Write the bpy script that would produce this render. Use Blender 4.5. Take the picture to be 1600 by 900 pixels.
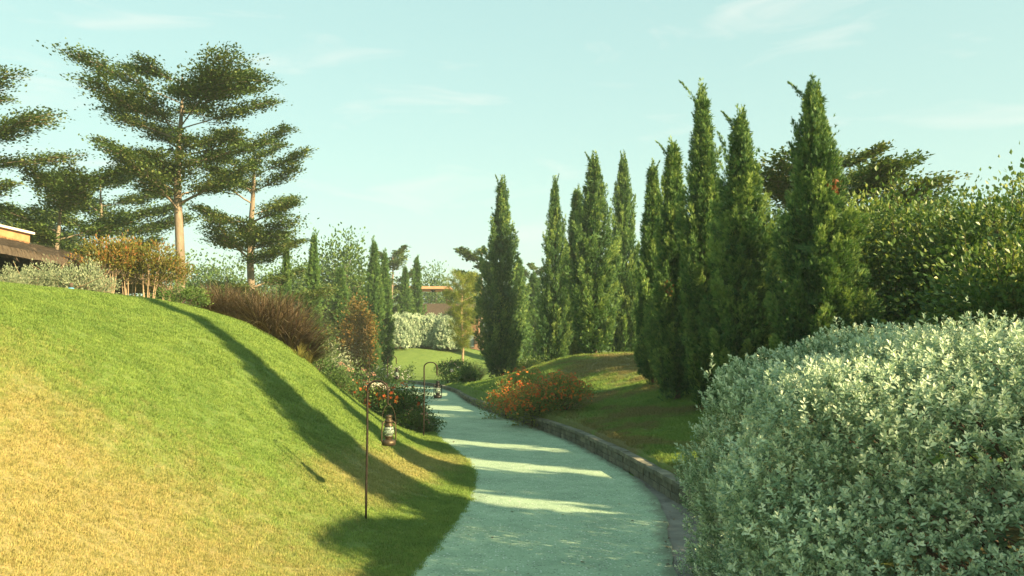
import bpy, math
import numpy as np
from mathutils import Vector

# ------------------------------------------------------------------ scene, camera, sky, sun
for o in list(bpy.data.objects):
    bpy.data.objects.remove(o, do_unlink=True)
SC = bpy.context.scene
COL = SC.collection
CAM_H = 1.85
F_PX = 1300.0                                    # focal length in pixels of a 1600 px wide frame
PITCH = math.atan((538 - 450) / F_PX)
cam_d = bpy.data.cameras.new('camera')
cam_d.sensor_width = 36.0
cam_d.lens = 36.0 * F_PX / 1600.0
cam_d.clip_end = 3000.0
cam = bpy.data.objects.new('camera', cam_d)
COL.objects.link(cam)
cam.location = (0, 0, CAM_H)
cam.rotation_euler = (math.radians(90) + PITCH, 0, 0)
SC.camera = cam

SUN_EL = math.radians(25.0)
SUN_H = Vector((0.84, -0.545, 0)).normalized()   # horizontal direction towards the sun
wd = bpy.data.worlds.new('World')
SC.world = wd
wd.use_nodes = True
nt = wd.node_tree
for n in list(nt.nodes):
    nt.nodes.remove(n)
w_out = nt.nodes.new('ShaderNodeOutputWorld')
w_bg = nt.nodes.new('ShaderNodeBackground')
w_bg.inputs['Strength'].default_value = 0.15
w_sky = nt.nodes.new('ShaderNodeTexSky')
w_sky.sky_type = 'NISHITA'
w_sky.sun_disc = False
w_sky.sun_elevation = SUN_EL
w_sky.sun_rotation = math.atan2(SUN_H.x, SUN_H.y)
w_sky.air_density = 1.0
w_sky.dust_density = 1.6
w_sky.ozone_density = 1.0
w_hsv = nt.nodes.new('ShaderNodeHueSaturation')   # paler, greener air than a clear blue day
w_hsv.inputs['Saturation'].default_value = 1.35
w_mul = nt.nodes.new('ShaderNodeMix'); w_mul.data_type = 'RGBA'; w_mul.blend_type = 'MULTIPLY'
w_mul.inputs['Factor'].default_value = 1.0
w_mul.inputs['B'].default_value = (1.16, 1.42, 1.17, 1)
w_gam = nt.nodes.new('ShaderNodeGamma'); w_gam.inputs['Gamma'].default_value = 0.26   # hazy air: evens the sky out
w_cl = nt.nodes.new('ShaderNodeMix'); w_cl.data_type = 'RGBA'
w_cl.inputs['B'].default_value = (2.0, 2.05, 1.9, 1)
w_tc = nt.nodes.new('ShaderNodeTexCoord')
w_mp = nt.nodes.new('ShaderNodeMapping'); w_mp.inputs['Scale'].default_value = (3.2, 3.2, 15.0)
w_mp.inputs['Rotation'].default_value = (0.0, 0.10, 0.0)
w_n1 = nt.nodes.new('ShaderNodeTexNoise'); w_n1.inputs['Scale'].default_value = 1.6
w_n1.inputs['Detail'].default_value = 6; w_n1.inputs['Distortion'].default_value = 0.8
w_r1 = nt.nodes.new('ShaderNodeMapRange'); w_r1.inputs['From Min'].default_value = 0.57
w_r1.inputs['From Max'].default_value = 0.80; w_r1.inputs['To Max'].default_value = 0.6
nt.links.new(w_tc.outputs['Generated'], w_mp.inputs['Vector'])
nt.links.new(w_mp.outputs['Vector'], w_n1.inputs['Vector'])
nt.links.new(w_n1.outputs['Fac'], w_r1.inputs['Value'])
nt.links.new(w_sky.outputs['Color'], w_hsv.inputs['Color'])
nt.links.new(w_hsv.outputs['Color'], w_gam.inputs['Color'])
nt.links.new(w_gam.outputs['Color'], w_mul.inputs['A'])
nt.links.new(w_mul.outputs['Result'], w_cl.inputs['A'])
nt.links.new(w_r1.outputs['Result'], w_cl.inputs['Factor'])
nt.links.new(w_cl.outputs['Result'], w_bg.inputs['Color'])
nt.links.new(w_bg.outputs['Background'], w_out.inputs['Surface'])

sun_d = bpy.data.lights.new('sun', 'SUN')
sun_d.energy = 5.0
sun_d.angle = math.radians(0.55)
sun_d.color = (1.0, 0.77, 0.44)
sun = bpy.data.objects.new('sun', sun_d)
COL.objects.link(sun)
sdir = Vector((-SUN_H.x * math.cos(SUN_EL), -SUN_H.y * math.cos(SUN_EL), -math.sin(SUN_EL)))
sun.rotation_euler = sdir.to_track_quat('-Z', 'Y').to_euler()
sun.location = (30, -16, 20)

SC.view_settings.view_transform = 'Standard'
SC.view_settings.look = 'None'
SC.view_settings.exposure = 1.75
SC.view_settings.gamma = 1.0
SC.view_settings.use_curve_mapping = False
SC.render.engine = 'CYCLES'
SC.cycles.max_bounces = 6
SC.cycles.transparent_max_bounces = 6
SC.cycles.use_denoising = True

# ------------------------------------------------------------------ helpers
RNG = np.random.default_rng(11)
PI = math.pi


def P(px, py, Y):
    """point at depth Y that the photograph shows at pixel (px, py)"""
    ca, sa = math.cos(PITCH), math.sin(PITCH)
    v = np.array([px - 800.0, F_PX * ca - (450 - py) * sa, F_PX * sa + (450 - py) * ca])
    v = v * (Y / v[1])
    return np.array([v[0], v[1], v[2] + CAM_H])


def ZP(py, Y):
    return P(800, py, Y)[2]


def norm(v):
    return v / np.maximum(np.linalg.norm(v, axis=-1, keepdims=True), 1e-9)


class Acc:
    """collects triangles (numpy) into one mesh, with a tint value per vertex"""
    def __init__(s):
        s.v = []; s.f = []; s.t = []; s.n = 0

    def add(s, v, f, t=0.5):
        v = np.asarray(v, float).reshape(-1, 3); f = np.asarray(f, int).reshape(-1, 3)
        s.v.append(v); s.f.append(f + s.n)
        s.t.append(np.broadcast_to(np.asarray(t, float), (len(v),)).copy())
        s.n += len(v)

    def tube(s, pts, rad, n=6, t=0.5, cap=True):
        pts = np.asarray(pts, float); m = len(pts)
        rad = np.broadcast_to(np.asarray(rad, float), (m,))
        tg = norm(np.gradient(pts, axis=0))
        ref = np.array([0, 0, 1.0]) if abs(tg[0][2]) < 0.9 else np.array([1.0, 0, 0])
        x = norm(np.cross(ref, tg[0])[None])[0]
        V = []
        a = np.arange(n) * 2 * PI / n
        for i in range(m):
            x = x - tg[i] * np.dot(x, tg[i]); x = x / max(np.linalg.norm(x), 1e-9)
            y = np.cross(tg[i], x)
            V.append(pts[i] + rad[i] * (np.cos(a)[:, None] * x + np.sin(a)[:, None] * y))
        V = np.concatenate(V)
        i, j = np.meshgrid(np.arange(m - 1), np.arange(n), indexing='ij')
        a0 = i * n + j; a1 = i * n + (j + 1) % n
        F = np.concatenate([np.stack([a0, a1, a1 + n], -1).reshape(-1, 3), np.stack([a0, a1 + n, a0 + n], -1).reshape(-1, 3)])
        if cap:
            k = len(V); V = np.concatenate([V, pts[:1], pts[-1:]])
            jj = np.arange(n); j2 = (jj + 1) % n
            F = np.concatenate([F, np.stack([np.full(n, k), j2, jj], -1), np.stack([np.full(n, k + 1), (m - 1) * n + jj, (m - 1) * n + j2], -1)])
        s.add(V, F, t)

    def lathe(s, prof, n=16, t=0.5, c=(0, 0, 0)):
        prof = np.asarray(prof, float); m = len(prof)
        a = np.arange(n) * 2 * PI / n
        V = np.stack([prof[:, 0][:, None] * np.cos(a), prof[:, 0][:, None] * np.sin(a), np.repeat(prof[:, 1][:, None], n, 1)], -1).reshape(-1, 3) + np.array(c)
        i, j = np.meshgrid(np.arange(m - 1), np.arange(n), indexing='ij')
        a0 = i * n + j; a1 = i * n + (j + 1) % n
        F = np.concatenate([np.stack([a0, a1, a1 + n], -1).reshape(-1, 3), np.stack([a0, a1 + n, a0 + n], -1).reshape(-1, 3)])
        s.add(V, F, t)

    def box(s, lo, hi, t=0.5):
        x0, y0, z0 = lo; x1, y1, z1 = hi
        V = [(x0, y0, z0), (x1, y0, z0), (x1, y1, z0), (x0, y1, z0), (x0, y0, z1), (x1, y0, z1), (x1, y1, z1), (x0, y1, z1)]
        F = [(0, 2, 1), (0, 3, 2), (4, 5, 6), (4, 6, 7), (0, 1, 5), (0, 5, 4), (1, 2, 6), (1, 6, 5), (2, 3, 7), (2, 7, 6), (3, 0, 4), (3, 4, 7)]
        s.add(V, F, t)

    def inst(s, tmpl, pos, d, scale, nrm=None, t=None, rng=RNG):
        """copies of a small template: its +Y along d, its +Z near nrm"""
        tv, tf, tt = tmpl
        pos = np.asarray(pos, float); N = len(pos)
        if N == 0:
            return
        d = norm(np.asarray(d, float))
        if nrm is None:
            nrm = rng.normal(size=(N, 3))
        x = np.cross(d, nrm); bad = np.linalg.norm(x, axis=1) < 1e-4
        x[bad] = np.cross(d[bad], np.array([0.3, 0.9, 0.2]))
        x = norm(x); z = np.cross(x, d)
        sc = np.broadcast_to(np.asarray(scale, float), (N,))
        R = np.stack([x, d, z], -1)
        V = np.einsum('nij,kj->nki', R, tv) * sc[:, None, None] + pos[:, None, :]
        k = len(tv)
        F = (tf[None] + (np.arange(N) * k)[:, None, None]).reshape(-1, 3)
        if t is None:
            t = rng.random(N)
        T = np.clip(np.asarray(t)[:, None] + tt[None], 0, 1).reshape(-1)
        s.add(V.reshape(-1, 3), F, T)

    def mesh(s, name, smooth=False):
        V = np.concatenate(s.v); F = np.concatenate(s.f); T = np.concatenate(s.t)
        me = bpy.data.meshes.new(name)
        me.vertices.add(len(V)); me.vertices.foreach_set('co', V.astype(np.float32).ravel())
        me.loops.add(len(F) * 3); me.loops.foreach_set('vertex_index', F.astype(np.int32).ravel())
        me.polygons.add(len(F))
        me.polygons.foreach_set('loop_start', np.arange(0, len(F) * 3, 3, dtype=np.int32))
        me.polygons.foreach_set('use_smooth', np.full(len(F), bool(smooth)))
        at = me.attributes.new('tint', 'FLOAT', 'POINT'); at.data.foreach_set('value', T.astype(np.float32))
        me.update(); me.validate()
        return me


def link(name, me, mat=None, parent=None, loc=(0, 0, 0), rotz=0.0):
    o = bpy.data.objects.new(name, me)
    COL.objects.link(o)
    if mat is not None and me is not None and len(me.materials) == 0:
        me.materials.append(mat)
    o.location = [float(c) for c in loc]; o.rotation_euler = (0, 0, rotz)
    if parent is not None:
        o.parent = parent
    return o


def tag(o, label=None, cat=None, group=None, kind=None):
    if label: o['label'] = label
    if cat: o['category'] = cat
    if group: o['group'] = group
    if kind: o['kind'] = kind
    return o


def thing(name, label, cat, loc, rotz=0.0, group=None, scale=None):
    o = link(name, None, None, None, loc, rotz)
    o.empty_display_size = 0.2
    if scale is not None:
        o.scale = scale
    return tag(o, label, cat, group)


def dup(root, loc, rotz=0.0, scale=(1, 1, 1), label=None):
    r = root.copy(); COL.objects.link(r)
    r.location = [float(c) for c in loc]; r.rotation_euler = (0, 0, rotz); r.scale = scale
    if label: r['label'] = label
    for ch in root.children:
        c = ch.copy(); COL.objects.link(c); c.parent = r
        for g in ch.children:
            q = g.copy(); COL.objects.link(q); q.parent = c
    return r


# ------------------------------------------------------------------ materials
def new_mat(name):
    m = bpy.data.materials.new(name); m.use_nodes = True
    t = m.node_tree
    b = t.nodes['Principled BSDF']
    return m, t, b


def ramp(t, fac, stops):
    r = t.nodes.new('ShaderNodeValToRGB')
    e = r.color_ramp.elements
    while len(e) < len(stops):
        e.new(0.5)
    for el, (p, c) in zip(e, stops):
        el.position = p; el.color = (*c, 1)
    if fac is not None:
        t.links.new(fac, r.inputs['Fac'])
    return r.outputs['Color']


def noise(t, vec, scale, detail=4, rough=0.55, dist=0.0):
    n = t.nodes.new('ShaderNodeTexNoise')
    n.inputs['Scale'].default_value = scale; n.inputs['Detail'].default_value = detail
    n.inputs['Roughness'].default_value = rough; n.inputs['Distortion'].default_value = dist
    if vec is not None:
        t.links.new(vec, n.inputs['Vector'])
    return n.outputs['Fac']


def mrange(t, v, a, b, c=0.0, d=1.0, smooth=False):
    n = t.nodes.new('ShaderNodeMapRange')
    if smooth: n.interpolation_type = 'SMOOTHSTEP'
    n.inputs['From Min'].default_value = a; n.inputs['From Max'].default_value = b
    n.inputs['To Min'].default_value = c; n.inputs['To Max'].default_value = d
    t.links.new(v, n.inputs['Value'])
    return n.outputs['Result']


def mixc(t, fac, a, b, mode='MIX'):
    n = t.nodes.new('ShaderNodeMix'); n.data_type = 'RGBA'; n.blend_type = mode
    for key, v in (('Factor', fac), ('A', a), ('B', b)):
        if hasattr(v, 'is_linked'):
            t.links.new(v, n.inputs[key])
        else:
            n.inputs[key].default_value = v if key == 'Factor' else (*v, 1)
    return n.outputs['Result']


def math_n(t, op, a, b=None):
    n = t.nodes.new('ShaderNodeMath'); n.operation = op
    for i, v in enumerate((a, b)):
        if v is None: continue
        if hasattr(v, 'is_linked'): t.links.new(v, n.inputs[i])
        else: n.inputs[i].default_value = v
    return n.outputs[0]


def bump(t, b, h, strength, dist):
    n = t.nodes.new('ShaderNodeBump'); n.inputs['Strength'].default_value = strength
    n.inputs['Distance'].default_value = dist
    t.links.new(h, n.inputs['Height']); t.links.new(n.outputs['Normal'], b.inputs['Normal'])


def wpos(t):
    return t.nodes.new('ShaderNodeNewGeometry').outputs['Position']


def foliage(name, c0, c1, c2, trans=0.3, rough=0.55, spec=0.25, big=1.2):
    """leaf colour by the tint of each leaf and a slow drift over the plant"""
    m, t, b = new_mat(name)
    at = t.nodes.new('ShaderNodeAttribute'); at.attribute_name = 'tint'
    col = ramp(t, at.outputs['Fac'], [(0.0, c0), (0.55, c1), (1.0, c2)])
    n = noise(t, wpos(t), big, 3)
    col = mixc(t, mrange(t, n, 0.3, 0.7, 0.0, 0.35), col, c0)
    t.links.new(col, b.inputs['Base Color'])
    b.inputs['Roughness'].default_value = rough
    b.inputs['Specular IOR Level'].default_value = spec
    tr = t.nodes.new('ShaderNodeBsdfTranslucent')
    tc = mixc(t, 1.0, col, (1.0, 1.0, 0.55), 'MULTIPLY')
    t.links.new(tc, tr.inputs['Color'])
    mx = t.nodes.new('ShaderNodeMixShader'); mx.inputs['Fac'].default_value = trans
    t.links.new(b.outputs['BSDF'], mx.inputs[1]); t.links.new(tr.outputs['BSDF'], mx.inputs[2])
    t.links.new(mx.outputs['Shader'], t.nodes['Material Output'].inputs['Surface'])
    return m


def plain(name, c0, c1, scale=6.0, rough=0.8, metal=0.0, bmp=0.3, bd=0.01, stretch=None, spec=0.3):
    m, t, b = new_mat(name)
    tc = t.nodes.new('ShaderNodeTexCoord'); v = tc.outputs['Object']
    if stretch:
        mp = t.nodes.new('ShaderNodeMapping'); mp.inputs['Scale'].default_value = stretch
        t.links.new(v, mp.inputs['Vector']); v = mp.outputs['Vector']
    n = noise(t, v, scale, 6, 0.65)
    t.links.new(ramp(t, n, [(0.3, c0), (0.7, c1)]), b.inputs['Base Color'])
    b.inputs['Roughness'].default_value = rough; b.inputs['Metallic'].default_value = metal
    b.inputs['Specular IOR Level'].default_value = spec
    if bmp: bump(t, b, n, bmp, bd)
    return m


def lawn_colour(t, pos):
    """turf: green, bleached to straw in patches and over the dry lower slope, bare earth on the mound"""
    sx = t.nodes.new('ShaderNodeSeparateXYZ'); t.links.new(pos, sx.inputs[0])
    X, Y = sx.outputs['X'], sx.outputs['Y']
    n_big = noise(t, pos, 0.55, 4, 0.6)
    n_mid = noise(t, pos, 2.6, 4, 0.6)
    n_fin = noise(t, pos, 22.0, 3, 0.7)
    # dry part of the slope: an uneven patch low on the bank (distance from its middle)
    dx = math_n(t, 'MULTIPLY', math_n(t, 'ADD', X, 2.7), 0.40)
    dy = math_n(t, 'MULTIPLY', math_n(t, 'SUBTRACT', Y, 4.9), 0.35)
    dd = math_n(t, 'SQRT', math_n(t, 'ADD', math_n(t, 'MULTIPLY', dx, dx), math_n(t, 'MULTIPLY', dy, dy)))
    dd = math_n(t, 'ADD', dd, math_n(t, 'MULTIPLY', math_n(t, 'SUBTRACT', n_big, 0.5), 1.1))
    dd = math_n(t, 'ADD', dd, math_n(t, 'MULTIPLY', math_n(t, 'SUBTRACT', n_mid, 0.5), 0.9))
    dry = mrange(t, dd, 0.30, 1.25, 0.92, 0.05, True)
    # second bleached strip along the toe of the bank
    toe = math_n(t, 'ADD', math_n(t, 'ABSOLUTE', math_n(t, 'ADD', math_n(t, 'MULTIPLY', math_n(t, 'SUBTRACT', Y, 9.5), -0.15), math_n(t, 'ADD', X, 1.7))), math_n(t, 'MULTIPLY', n_mid, 0.8))
    toe = mrange(t, toe, 0.5, 1.2, 0.7, 0.0, True)
    toe = math_n(t, 'MULTIPLY', toe, mrange(t, Y, 7.5, 9.5, 0.0, 1.0))
    toe = math_n(t, 'MULTIPLY', toe, mrange(t, Y, 13.0, 15.0, 1.0, 0.0))
    dry = math_n(t, 'MAXIMUM', dry, toe)
    dry = math_n(t, 'ADD', dry, mrange(t, n_fin, 0.45, 0.75, -0.15, 0.28))
    green = ramp(t, n_mid, [(0.25, (0.135, 0.235, 0.055)), (0.75, (0.24, 0.345, 0.085))])
    straw = ramp(t, n_fin, [(0.3, (0.37, 0.305, 0.13)), (0.7, (0.50, 0.42, 0.19))])
    cl = t.nodes.new('ShaderNodeClamp'); t.links.new(dry, cl.inputs[0])
    col = mixc(t, cl.outputs[0], green, straw)
    # earth showing through on the mound right of the path
    right = mrange(t, X, 0.2, 1.5, 0.0, 1.0)
    near = mrange(t, Y, 36.0, 40.0, 1.0, 0.0)
    e = math_n(t, 'MULTIPLY', math_n(t, 'MULTIPLY', right, near), mrange(t, noise(t, pos, 0.42, 5, 0.62, 0.6), 0.44, 0.56, 0.0, 0.9, True))
    earth = ramp(t, n_fin, [(0.3, (0.17, 0.14, 0.065)), (0.7, (0.30, 0.255, 0.12))])
    return mixc(t, e, col, earth), e, n_fin


M_GROUND, t_, b_ = new_mat('lawn_ground')
c_, e_, nf_ = lawn_colour(t_, wpos(t_))
c_ = mixc(t_, 1.0, c_, (0.66, 0.66, 0.66), 'MULTIPLY')      # shade between the blades, put into the ground colour
t_.links.new(c_, b_.inputs['Base Color'])
b_.inputs['Roughness'].default_value = 0.95; b_.inputs['Specular IOR Level'].default_value = 0.1
bump(t_, b_, noise(t_, wpos(t_), 30.0, 5, 0.7), 0.9, 0.03)

M_GRASS, t_, b_ = new_mat('grass_blade')
c_, e_, nf_ = lawn_colour(t_, wpos(t_))
at_ = t_.nodes.new('ShaderNodeAttribute'); at_.attribute_name = 'tint'
oi_ = t_.nodes.new('ShaderNodeObjectInfo')
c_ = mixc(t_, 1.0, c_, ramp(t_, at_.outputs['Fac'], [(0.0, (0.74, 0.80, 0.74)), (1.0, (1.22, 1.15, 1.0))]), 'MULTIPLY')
c_ = mixc(t_, 1.0, c_, ramp(t_, oi_.outputs['Random'], [(0.0, (0.88, 0.92, 0.88)), (1.0, (1.10, 1.06, 1.03))]), 'MULTIPLY')
t_.links.new(c_, b_.inputs['Base Color'])
b_.inputs['Roughness'].default_value = 0.7; b_.inputs['Specular IOR Level'].default_value = 0.15
tr_ = t_.nodes.new('ShaderNodeBsdfTranslucent'); t_.links.new(c_, tr_.inputs['Color'])
mx_ = t_.nodes.new('ShaderNodeMixShader'); mx_.inputs['Fac'].default_value = 0.35
t_.links.new(b_.outputs['BSDF'], mx_.inputs[1]); t_.links.new(tr_.outputs['BSDF'], mx_.inputs[2])
t_.links.new(mx_.outputs['Shader'], t_.nodes['Material Output'].inputs['Surface'])

M_PATH, t_, b_ = new_mat('path_aggregate')
p_ = wpos(t_)
sp_ = noise(t_, p_, 48.0, 3, 0.85)
md_ = noise(t_, p_, 1.7, 8, 0.78, 0.3)
c_ = ramp(t_, md_, [(0.25, (0.18, 0.26, 0.175)), (0.5, (0.295, 0.41, 0.27)), (0.78, (0.40, 0.53, 0.355))])
c_ = mixc(t_, mrange(t_, sp_, 0.57, 0.68, 0.0, 0.6), c_, (0.60, 0.64, 0.56))
c_ = mixc(t_, mrange(t_, sp_, 0.43, 0.32, 0.0, 0.6), c_, (0.10, 0.10, 0.09))
st_ = noise(t_, p_, 3.7, 5, 0.7, 1.2)
c_ = mixc(t_, mrange(t_, st_, 0.60, 0.78, 0.0, 0.45), c_, (0.13, 0.125, 0.105))
vo_ = t_.nodes.new('ShaderNodeTexVoronoi'); vo_.inputs['Scale'].default_value = 42.0; t_.links.new(p_, vo_.inputs['Vector'])
sx_ = t_.nodes.new('ShaderNodeSeparateColor'); t_.links.new(vo_.outputs['Color'], sx_.inputs['Color'])
chip_ = math_n(t_, 'MULTIPLY', mrange(t_, vo_.outputs['Distance'], 0.42, 0.30, 0.0, 1.0), mrange(t_, sx_.outputs['Red'], 0.80, 0.84, 0.0, 0.7))
c_ = mixc(t_, chip_, c_, (0.72, 0.74, 0.66))                      # pale stone chips
chip2_ = math_n(t_, 'MULTIPLY', mrange(t_, vo_.outputs['Distance'], 0.5, 0.3, 0.0, 1.0), mrange(t_, sx_.outputs['Green'], 0.84, 0.88, 0.0, 0.75))
c_ = mixc(t_, chip2_, c_, (0.09, 0.10, 0.085))                    # dark chips
at_ = t_.nodes.new('ShaderNodeAttribute'); at_.attribute_name = 'tint'
dirt_ = math_n(t_, 'ADD', at_.outputs['Fac'], math_n(t_, 'MULTIPLY', math_n(t_, 'SUBTRACT', noise(t_, p_, 4.0, 5, 0.7), 0.5), 0.35))
c_ = mixc(t_, mrange(t_, dirt_, 0.0, 0.16, 0.65, 0.0, True), c_, (0.10, 0.088, 0.062))   # soil washed to the edges
t_.links.new(c_, b_.inputs['Base Color'])
b_.inputs['Roughness'].default_value = 0.85; b_.inputs['Specular IOR Level'].default_value = 0.2
bump(t_, b_, noise(t_, p_, 110.0, 3, 0.8), 0.5, 0.006)

M_APRON = plain('apron_concrete', (0.12, 0.11, 0.095), (0.25, 0.235, 0.20), 3.0, 0.9, bmp=0.5)
M_STONE, t_, b_ = new_mat('wall_block')
p_ = wpos(t_)
oi_ = t_.nodes.new('ShaderNodeObjectInfo')
c_ = ramp(t_, noise(t_, p_, 5.0, 6, 0.7), [(0.28, (0.07, 0.068, 0.053)), (0.5, (0.17, 0.165, 0.13)), (0.75, (0.31, 0.29, 0.225))])
c_ = mixc(t_, mrange(t_, noise(t_, p_, 1.1, 5, 0.7), 0.48, 0.68, 0.0, 0.75), c_, (0.055, 0.06, 0.045))
c_ = mixc(t_, 1.0, c_, ramp(t_, oi_.outputs['Random'], [(0.0, (0.7, 0.72, 0.7)), (1.0, (1.25, 1.2, 1.12))]), 'MULTIPLY')
t_.links.new(c_, b_.inputs['Base Color']); b_.inputs['Roughness'].default_value = 0.92
bump(t_, b_, noise(t_, p_, 28.0, 5, 0.7), 0.6, 0.012)
M_MORTAR = plain('mortar', (0.035, 0.034, 0.028), (0.075, 0.07, 0.06), 9.0, 0.95)

M_BARK = plain('pale_bark', (0.13, 0.10, 0.068), (0.29, 0.235, 0.17), 5.0, 0.9, bmp=0.6, bd=0.03, stretch=(1, 1, 0.35))
M_BARK_D = plain('dark_bark', (0.055, 0.04, 0.028), (0.14, 0.10, 0.07), 7.0, 0.9, bmp=0.6, bd=0.02, stretch=(1, 1, 0.3))
M_TWIG = plain('dry_twig', (0.20, 0.14, 0.085), (0.40, 0.30, 0.19), 8.0, 0.9, bmp=0)
M_CYP = foliage('cypress_green', (0.034, 0.092, 0.034), (0.13, 0.245, 0.065), (0.36, 0.46, 0.12), 0.28, 0.6, 0.25, 0.8)
M_CYP_L = foliage('young_cypress_green', (0.045, 0.11, 0.03), (0.10, 0.20, 0.045), (0.20, 0.30, 0.075), 0.2)
M_TERM = foliage('almond_leaf', (0.045, 0.095, 0.028), (0.105, 0.165, 0.042), (0.23, 0.245, 0.07), 0.32)
M_TERM_B = foliage('feathery_leaf', (0.045, 0.095, 0.022), (0.095, 0.15, 0.035), (0.15, 0.18, 0.05), 0.3)
M_BROAD = foliage('broad_leaf', (0.040, 0.090, 0.020), (0.085, 0.155, 0.032), (0.16, 0.22, 0.055), 0.3)
M_HEDGE = foliage('glossy_hedge_leaf', (0.040, 0.100, 0.030), (0.115, 0.195, 0.045), (0.33, 0.37, 0.075), 0.34, 0.42, 0.4)
M_SILVER = foliage('silver_leaf', (0.13, 0.22, 0.135), (0.49, 0.61, 0.43), (0.84, 0.88, 0.69), 0.2, 0.6, 0.25)
M_SAGE = foliage('sage_leaf', (0.13, 0.18, 0.10), (0.29, 0.34, 0.21), (0.48, 0.50, 0.33), 0.2)
M_FLBUSH = foliage('flower_bush_leaf', (0.10, 0.15, 0.04), (0.22, 0.26, 0.065), (0.38, 0.37, 0.10), 0.3)
M_REDTIP = foliage('copper_leaf', (0.075, 0.105, 0.022), (0.20, 0.19, 0.035), (0.36, 0.12, 0.040), 0.3)
M_COPPER = foliage('bronze_leaf', (0.060, 0.055, 0.014), (0.17, 0.12, 0.026), (0.30, 0.15, 0.035), 0.25)
M_PURPLE = foliage('purple_blade', (0.055, 0.036, 0.025), (0.14, 0.098, 0.056), (0.38, 0.30, 0.165), 0.25)
M_STRAW = foliage('straw_blade', (0.14, 0.145, 0.035), (0.27, 0.25, 0.065), (0.42, 0.36, 0.12), 0.3)
M_PINE = foliage('golden_needle', (0.10, 0.15, 0.025), (0.20, 0.25, 0.040), (0.33, 0.33, 0.07), 0.3)
M_SHRUB = foliage('shrub_leaf', (0.045, 0.105, 0.03), (0.10, 0.18, 0.042), (0.20, 0.27, 0.07), 0.28)
M_FLOWER = foliage('red_petal', (0.50, 0.07, 0.02), (0.62, 0.14, 0.025), (0.70, 0.30, 0.05), 0.3)
M_WHITEFL = foliage('pale_petal', (0.45, 0.40, 0.42), (0.62, 0.60, 0.60), (0.75, 0.72, 0.70), 0.3)
M_PINKFL = foliage('pink_plume', (0.30, 0.14, 0.11), (0.45, 0.26, 0.17), (0.55, 0.38, 0.22), 0.3)
M_RUST = foliage('dead_spray', (0.20, 0.06, 0.02), (0.28, 0.10, 0.03), (0.33, 0.16, 0.05), 0.2)

# ------------------------------------------------------------------ lie of the land
YS = np.arange(-45.0, 75.0, 0.1)


def curve(knots, sig=0.8):
    k = np.array(knots, float)
    v = np.interp(YS, k[:, 0], k[:, 1])
    r = np.arange(-30, 31) * 0.1
    w = np.exp(-0.5 * (r / sig) ** 2); w /= w.sum()
    return np.convolve(np.pad(v, 30, mode='edge'), w, 'valid')


_XL = curve([(-45, -3.0), (-10, -1.7), (0, -1.35), (4, -1.12), (6.6, -0.90), (8.2, -0.72), (9.6, -0.60), (11.2, -0.56), (12.8, -0.68), (14.2, -0.98), (16, -1.45),
             (21.5, -2.45), (27, -3.25), (31, -4.0), (34, -5.3), (37, -7.6), (40, -12), (43, -19), (46, -30), (75, -60)], 0.7)
_XR = curve([(-45, 2.6), (0, 2.55), (6, 2.40), (8, 2.20), (9.5, 2.0), (12.2, 1.76), (16, 1.20), (19.2, 0.42), (22.5, -0.45), (26, -1.25), (28.6, -1.65),
             (32, -2.1), (36, -3.1), (40, -4.8), (43, -7.4), (45.5, -11), (48, -17), (51, -30), (75, -57)], 0.8)
_XP = curve([(-45, 1.0), (0, 1.10), (6.6, 1.28), (8, 1.48), (9.4, 1.72), (10.8, 1.78), (12.2, 1.70), (16, 1.16), (19.2, 0.38), (22.5, -0.49), (26, -1.29), (28.6, -1.69),
             (32, -2.14), (36, -3.14), (40, -4.84), (43, -7.44), (45.5, -11.04), (48, -17.04), (51, -30), (75, -57)], 0.6)


def XL(Y): return np.interp(Y, YS, _XL)
def XR(Y): return np.interp(Y, YS, _XR)
def XP(Y): return np.interp(Y, YS, _XP)
def wall_h(Y): return np.interp(Y, [-45, 18, 24, 28.6, 30, 75], [0.23, 0.23, 0.20, 0.14, 0.10, 0.08])


def vnoise(x, y, s, seed):
    """smooth value noise"""
    r = np.random.default_rng(seed); g = r.random((64, 64))
    fx = x / s; fy = y / s
    ix = np.floor(fx).astype(int); iy = np.floor(fy).astype(int)
    u = fx - ix; v = fy - iy
    u = u * u * (3 - 2 * u); v = v * v * (3 - 2 * v)
    a = g[ix % 64, iy % 64]; b = g[(ix + 1) % 64, iy % 64]; c = g[ix % 64, (iy + 1) % 64]; d = g[(ix + 1) % 64, (iy + 1) % 64]
    return (a * (1 - u) + b * u) * (1 - v) + (c * (1 - u) + d * u) * v - 0.5


def bell(x, y, cx, cy, sx, sy, a):
    return a * np.exp(-0.5 * (((x - cx) / sx) ** 2 + ((y - cy) / sy) ** 2))


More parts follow.
